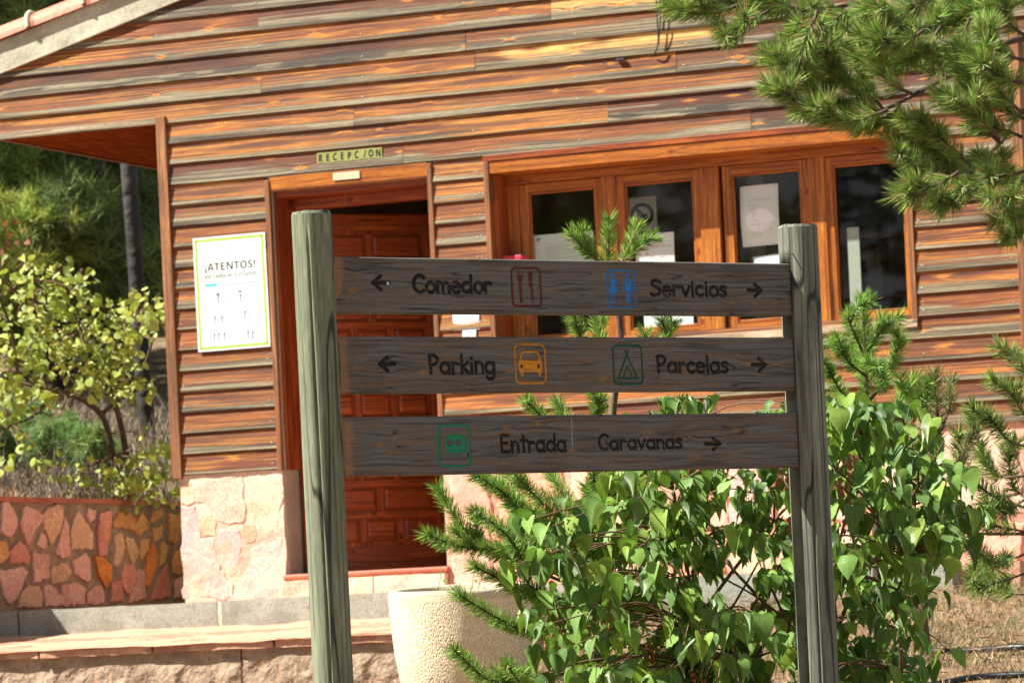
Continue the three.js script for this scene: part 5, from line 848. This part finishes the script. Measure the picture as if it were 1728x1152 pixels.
{ // small-leaved tree on the bank behind the retaining wall
  const f = triples(LEAFY_TREE[0]), b = V3(f[0].x, 2.3, f[0].z), t = thing('lime_leaved_tree', 'small tree with yellow green round leaves above the retaining wall', 'tree', b.toArray()), leaves = [];
  const curves = LEAFY_TREE.map((l, i) => { const p = triples(l); if (i < 2) p[0].y = 2.25; part(i < 2 ? 'trunk' : 'limb', limb(p.map((q) => q.clone().sub(b)), i < 2 ? 0.025 : 0.013, 0.005, 7), mat.bark, t); return new THREE.CatmullRomCurve3(p); });
  const spots = []; let guard = 0;
  while (spots.length < 88 && guard++ < 9000) { const x = rr(-3.0, -1.88), y = rr(2.82, 3.75); if (!inside(LEAFY_OUTLINE, x, y)) continue; const z = -24.1 + rr(-0.5, 0.4); if (spots.some((s) => Math.hypot(s.x - x, s.y - y, (s.z - z) * 0.6) < 0.085)) continue; spots.push(V3(x, y, z)); }
  for (const [x, y] of [[-2.37, 2.49], [-2.14, 2.43], [-2.03, 2.54], [-1.95, 2.46], [-2.07, 2.41], [-2.1, 2.46], [-2.2, 2.42], [-1.93, 2.4], [-2.45, 2.5], [-2.6, 2.6], [-2.3, 2.55], [-2.75, 2.7], [-2.02, 2.62], [-1.97, 2.7], [-2.9, 2.62], [-2.12, 2.5], [-1.98, 2.42]]) spots.push(V3(x, y, -23.9 + rr(-0.1, 0.1)));
  for (const s of spots) {
    let best = null, bd = 1e9; for (const c of curves) for (let k = 2; k <= 10; k++) { const p = c.getPoint(k / 10), d = p.distanceTo(s); if (d < bd) { bd = d; best = p; } }
    if (bd < 0.6) part('twig', limb([best, best.clone().lerp(s, 0.5).add(V3(0, 0.03, 0)), s].map((p) => p.clone().sub(b)), 0.006, 0.0025, 4, 6), mat.twig, t);
    for (let i = 0; i < 13; i++) { const q = s.clone().add(V3(rr(-0.1, 0.1), rr(-0.09, 0.09), rr(-0.1, 0.1))), az = rr(0, 6.28); leaves.push({ p: q.sub(b), dir: V3(Math.cos(az) * 0.8, rr(-1, 0.3), Math.sin(az) * 0.8).normalize(), face: V3(rr(-1, 0.4), rr(0.2, 1), rr(-0.4, 1)), s: rr(0.035, 0.07), rank: s.z + rr(-0.1, 0.1) }); }
  }
  addLeaves(t, leaves, roundLeaves, limeMats, 300, 'leaves');
  const red = []; for (let i = 0; i < 12; i++) red.push({ p: V3(-2.78 + rr(-0.06, 0.1), 3.78 + rr(0, 0.25), -24.3).sub(b), dir: V3(rr(-1, 1), -0.5, rr(-1, 1)).normalize(), face: V3(rr(-1, 1), 0.6, rr(-1, 1)), s: rr(0.03, 0.05), rank: 0 });
  addLeaves(t, red, roundLeaves, [leafMat(0.3, 0.11, 0.04, 0)], 0, 'reddish_leaves');
}
// ------------------------------------------------------------------ wood behind: pines on the slope
const cabinToWorld = (x, y, z) => V3(x, y, z).applyAxisAngle(V3(0, 1, 0), TURN).add(V3(...FACE));
const tuftGeos = [0, 1].map(() => { const o = { pos: [], col: [] }; for (let i = 0; i < 46; i++) { const d = V3(rr(-1, 1), rr(-0.5, 1), rr(-1, 1)).normalize(), l = rr(0.1, 0.17), w = anyPerp(d).multiplyScalar(0.0055), p = V3(rr(-0.05, 0.05), rr(-0.04, 0.04), rr(-0.05, 0.05)); for (const q of [p.clone().add(w), p.clone().sub(w), p.clone().addScaledVector(d, l)]) { o.pos.push(q.x, q.y, q.z); o.col.push(1, 1, 1); } } return needleGeo(o, [0, 0, 0]); });
const tuftMat = new THREE.MeshPhysicalMaterial({ color: 0xffffff, roughness: 0.95, transmission: 0.4, thickness: 0, side: THREE.DoubleSide });
function slopePine(label, p, h, r, low, tone, barkMat, count, lean = 0, tr = 0.1) {
  const t = thing('forest_pine', label, 'tree', p.toArray(), 0, 'pines on the slope behind the cabin');
  part('trunk', limb([V3(0, -0.3, 0), V3(lean * 0.3, h * 0.35, 0), V3(lean * 0.7, h * 0.7, 0), V3(lean, h, 0)], tr, 0.03, 9, 24), barkMat, t);
  const M = [], C = []; const m = new THREE.Matrix4(), q = new THREE.Quaternion(), e = new THREE.Euler(), nb = Math.round(h * 6);
  for (let b = 0; b < nb; b++) {
    const y = mixn(low, h * 0.98, (b + rnd()) / nb), k = 1 - (y - low) / (h - low), az = rr(0, 6.28), L = r * (0.35 + 0.75 * Math.sqrt(k)) * rr(0.6, 1.1), x0 = lean * y / h, a = V3(x0, y, 0), c = V3(x0 + Math.cos(az) * L, y + L * rr(0.05, 0.4), Math.sin(az) * L), mid = a.clone().lerp(c, 0.5).add(V3(0, -0.08 * L, 0));
    part('limb', limb([a, mid, c], 0.02 + L * 0.008, 0.006, 4, 6), barkMat, t); const cv = new THREE.CatmullRomCurve3([a, mid, c]);
    const n = Math.round(count / nb); for (let i = 0; i < n; i++) { const u = Math.pow(rnd(), 0.6), pt = cv.getPoint(u).add(V3(rr(-0.28, 0.28), rr(-0.16, 0.22), rr(-0.28, 0.28)).multiplyScalar(0.4 + 0.8 * (1 - Math.abs(u - 0.6)))); e.set(rr(-0.6, 0.6), rr(0, 6.3), rr(-0.6, 0.6)); m.compose(pt, q.setFromEuler(e), V3(1, 1, 1).multiplyScalar(rr(0.8, 1.4))); M.push(m.clone()); const v = rr(0.75, 1.25); C.push(new THREE.Color(tone[0] * v * rr(0.85, 1.2), tone[1] * v, tone[2] * v)); }
  }
  const crown = new THREE.InstancedMesh(pick(tuftGeos), tuftMat, M.length); M.forEach((x, i) => { crown.setMatrixAt(i, x); crown.setColorAt(i, C[i]); }); crown.name = 'crown'; crown.userData.kind = 'stuff'; crown.castShadow = crown.receiveShadow = true; t.add(crown); return t;
}
const onHill = (X, Z) => { const l = V3(X, 0, Z).sub(V3(...FACE)).applyAxisAngle(V3(0, 1, 0), -TURN); return V3(X, hillH(l.x, l.z), Z); };
const OLIVE = [0.34, 0.41, 0.06], DEEP = [0.14, 0.21, 0.04], FRESH = [0.3, 0.46, 0.06];
slopePine('pine with bare straight dark trunk standing close to the cabin corner', onHill(-2.53, -30), 8.5, 1.5, 4.6, OLIVE, mat.darkBark, 900, -0.25, 0.066);
slopePine('pine with slim grey trunk half hidden by the cabin corner post', onHill(-2.37, -31.5), 8, 1.3, 4.8, OLIVE, mat.darkBark, 700, -0.15, 0.06);
const WOOD = [];
{ const rows = [[-33.5, [-4.6, -3.6, -2.95], 5.5, 1.1, 0.5], [-37, [-5.4, -4.2, -3.2, -2.4], 7, 1.4, 0.5], [-42.5, [-6.0, -4.9, -3.9, -2.5], 9, 1.7, 0.6], [-49, [-7.0, -5.6, -4.4, -3.0, -2.0], 11, 2.0, 0.6], [-58, [-8.0, -6.4, -4.8, -3.2], 13, 2.4, 0.8], [-64, [-9.6, -8.5, -7.5], 19, 2.6, 0.8], [-68, [-9, -7, -5, -3.2], 15, 2.9, 0.8]];
  let k = 0; for (const [z, xs, h, r, low] of rows) for (const x of xs) WOOD.push([x + rr(-0.2, 0.2), z + rr(-1.2, 1.2), h * rr(0.85, 1.15), r * rr(0.9, 1.15), low, [OLIVE, FRESH, DEEP, OLIVE, FRESH][k++ % 5], 2300]); }
const WORDS = ['olive green', 'bright green', 'dark green'];
WOOD.forEach(([x, z, h, r, low, tone, n]) => slopePine(`${WORDS[tone === OLIVE ? 0 : tone === FRESH ? 1 : 2]} pine in the wood on the slope behind the cabin`, onHill(x, z), h, r, low, tone, mat.darkBark, n, rr(-0.4, 0.4)));
{ // pines across the way, which the window panes mirror
  const far = [[-15, -6.5, 11], [-18, -2.5, 12], [-22, 0.5, 13], [-19.5, 3.5, 12], [-25, -4, 13], [-14, 1.5, 10.5]];
  far.forEach(([x, z, h], i) => { const t = slopePine('dark pine of the grove facing the cabin across the track', V3(x, ground(x, z), z), h, 2.6, 0.8, DEEP, mat.darkBark, 2300, rr(-0.3, 0.3), 0.15); t.userData.group = 'pine grove facing the cabin'; });
}
{ // orange hut glimpsed between the trunks
  const p = onHill(-3.42, -42), t = thing('orange_hut', 'small orange brown hut glimpsed between the trunks on the slope', 'hut', p.toArray(), 0.3);
  part('wall', roughBlock(-0.42, 0.42, -0.4, 0.16, -0.8, 0, 0.03, 4, 0.2), std({ map: mineral([196, 132, 88], [210, 150, 104], [170, 110, 72]) }), t); part('roof', new RoundedBoxGeometry(0.96, 0.2, 1, 2, 0.03).translate(0, 0.26, -0.4), std({ color: 0xa04c22 }), t);
}
// ------------------------------------------------------------------ undergrowth
function bladeTuft(n, len, spreadR, w) { const o = { pos: [], col: [] }; for (let i = 0; i < n; i++) { const az = rr(0, 6.28), d = V3(Math.cos(az) * rr(0.1, 0.9), 1, Math.sin(az) * rr(0.1, 0.9)).normalize(), l = len * rr(0.5, 1.1), p = V3(rr(-1, 1) * spreadR, -0.01, rr(-1, 1) * spreadR), q = p.clone().addScaledVector(d, l * 0.6), e = q.clone().add(V3(d.x * l * 0.55, l * 0.2, d.z * l * 0.55)), s = anyPerp(d).multiplyScalar(w / 2); for (const v of [p.clone().add(s), p.clone().sub(s), q.clone().add(s), p.clone().sub(s), q.clone().sub(s), q.clone().add(s), q.clone().add(s), q.clone().sub(s), e]) { o.pos.push(v.x, v.y, v.z); o.col.push(1, 1, 1); } } return needleGeo(o, [0, 0, 0]); }
const grassMat = new THREE.MeshPhysicalMaterial({ color: 0xffffff, roughness: 0.95, transmission: 0.2, thickness: 0, side: THREE.DoubleSide });
function scatter(name, label, geo, n, place, tones, s0, s1) {
  const im = new THREE.InstancedMesh(geo, grassMat, n), m = new THREE.Matrix4(), q = new THREE.Quaternion(), e = new THREE.Euler();
  for (let i = 0; i < n; i++) { const p = place(); e.set(rr(-0.2, 0.2), rr(0, 6.3), rr(-0.2, 0.2)); m.compose(p, q.setFromEuler(e), V3(1, 1, 1).multiplyScalar(rr(s0, s1))); im.setMatrixAt(i, m); const c = pick(tones), v = rr(0.75, 1.2); im.setColorAt(i, new THREE.Color(c[0] * v, c[1] * v, c[2] * v)); }
  im.name = name; im.castShadow = im.receiveShadow = true; scene.add(im); tag(im, label, 'grass', null, 'stuff');
}
const HAY = [[0.42, 0.31, 0.15], [0.34, 0.24, 0.12], [0.5, 0.38, 0.2], [0.26, 0.22, 0.1]];
scatter('dry_grass', 'dry straw coloured grass on the ground around the bush', bladeTuft(22, 0.13, 0.06, 0.0035), 3000, () => { const x = rr(-0.3, 3.4), z = rr(-21, -12.3); return V3(x, ground(x, z), z); }, HAY.concat([[0.2, 0.22, 0.08], [0.16, 0.12, 0.07]]), 0.25, 0.8);
scatter('hillside_grass', 'dry brown grass and scrub covering the bank above the wall', bladeTuft(26, 0.17, 0.1, 0.006), 3600, () => { const l = V3(-2.55 - Math.pow(rnd(), 1.4) * 5, 0, rr(-20, 2.0)); return cabinToWorld(l.x, hillH(l.x, l.z), l.z); }, [HAY[0], HAY[1], [0.12, 0.1, 0.06], [0.17, 0.13, 0.09], [0.2, 0.17, 0.12], [0.1, 0.08, 0.05], [0.14, 0.16, 0.06]], 0.35, 1.1);
scatter('fallen_needles', 'fallen pine needles and litter on the earth', bladeTuft(9, 0.05, 0.07, 0.003).rotateX(1.2), 2500, () => { const x = rr(-1.5, 3.4), z = rr(-21, -11); return V3(x, ground(x, z) + 0.012, z); }, [[0.3, 0.16, 0.08], [0.36, 0.22, 0.12], [0.22, 0.13, 0.07]], 0.6, 1.4);
scatter('dead_twigs', 'tangle of dead grey brown twigs on the bank above the wall', bladeTuft(12, 0.36, 0.12, 0.008), 1100, () => { const l = V3(-2.7 - Math.pow(rnd(), 1.3) * 4, 0, rr(-16, 1.2)); return cabinToWorld(l.x, hillH(l.x, l.z), l.z); }, [[0.1, 0.075, 0.055], [0.16, 0.13, 0.1], [0.07, 0.05, 0.04], [0.24, 0.2, 0.16]], 0.4, 1.1);
// low green scrub on the bank
[[-2.8, 2.72, -25.6, 0.26], [-2.5, 2.66, -25.4, 0.2], [-3.05, 2.75, -26.2, 0.3]].forEach(([x, y, z, r], i) => {
  const p = onHill(x, z), t = thing('scrub_bush', ['bushy light green scrub on the bank above the retaining wall', 'small light green scrub beside the tree trunk on the bank', 'wide green scrub further up the bank'][i], 'bush', p.toArray()), M = [], m = new THREE.Matrix4(), q = new THREE.Quaternion(), e = new THREE.Euler();
  for (let k = 0; k < 7; k++) { const d = V3(rr(-1, 1) * r, r * rr(0.8, 1.8), rr(-1, 1) * r); part('stem', limb([V3(0, -0.05, 0), d.clone().multiplyScalar(0.5).add(V3(0.02, 0, 0)), d], 0.008, 0.003, 4, 5), mat.twig, t); for (let j = 0; j < 26; j++) { const u = rr(0.3, 1); e.set(rr(-1, 1), rr(0, 6), rr(-1, 1)); m.compose(d.clone().multiplyScalar(u).add(V3(rr(-0.06, 0.06), rr(-0.05, 0.05), rr(-0.06, 0.06))), q.setFromEuler(e), V3(1, 1, 1).multiplyScalar(rr(0.4, 0.75))); M.push(m.clone()); } }
  const c = new THREE.InstancedMesh(tuftGeos[0], tuftMat, M.length); M.forEach((x2, k) => { c.setMatrixAt(k, x2); c.setColorAt(k, new THREE.Color(0.2 * rr(0.7, 1.2), 0.3 * rr(0.8, 1.2), 0.07)); }); c.name = 'foliage'; c.userData.kind = 'stuff'; t.add(c);
});
{ // irrigation hose in the grass
  const lay = (pts, i) => { const p = pts.map(([x, z]) => V3(x, ground(x, z) + 0.035, z)), o = p[0].clone(); single('irrigation_hose', limb(p.map((q) => q.clone().sub(o)), 0.011, 0.011, 8, 40), mat.hose, ['black irrigation hose lying straight across the dry grass', 'black irrigation hose curving through the grass further uphill'][i], 'hose', o.toArray(), 0, 'irrigation hoses'); };
  lay([[1.35, -13.9], [1.55, -14.05], [1.75, -14.0], [2.1, -14.1], [2.6, -14.0]], 0); lay([[1.5, -15.3], [1.65, -15.15], [1.8, -15.0], [2.0, -14.9], [2.5, -15.1]], 1);
}
{ // thin weeds in the planter
  const t = thing('planter_weeds', 'thin weeds with tiny leaves sprouting from the planter', 'weed', [-0.2, 1.63, -16]); const lv = [];
  for (const [x, h] of [[-0.08, 0.13], [0.05, 0.16], [0.07, 0.1], [-0.03, 0.07]]) { const p = [V3(x, 0, 0), V3(x + 0.01, h * 0.5, 0.01), V3(x + 0.03, h, 0)]; part('stem', limb(p, 0.0016, 0.001, 4, 6), mat.twig, t); for (let k = 0; k < 6; k++) lv.push({ p: V3(x + 0.02 + rr(-0.015, 0.02), h * rr(0.4, 1), rr(-0.01, 0.01)), dir: V3(rr(-1, 1), -0.3, rr(-1, 1)).normalize(), face: V3(0, 1, 0.5), s: rr(0.012, 0.02), rank: 0 }); }
  addLeaves(t, lv, roundLeaves, [lilacMats[3]], 30, 'leaves');
}
renderer.render(scene, camera);
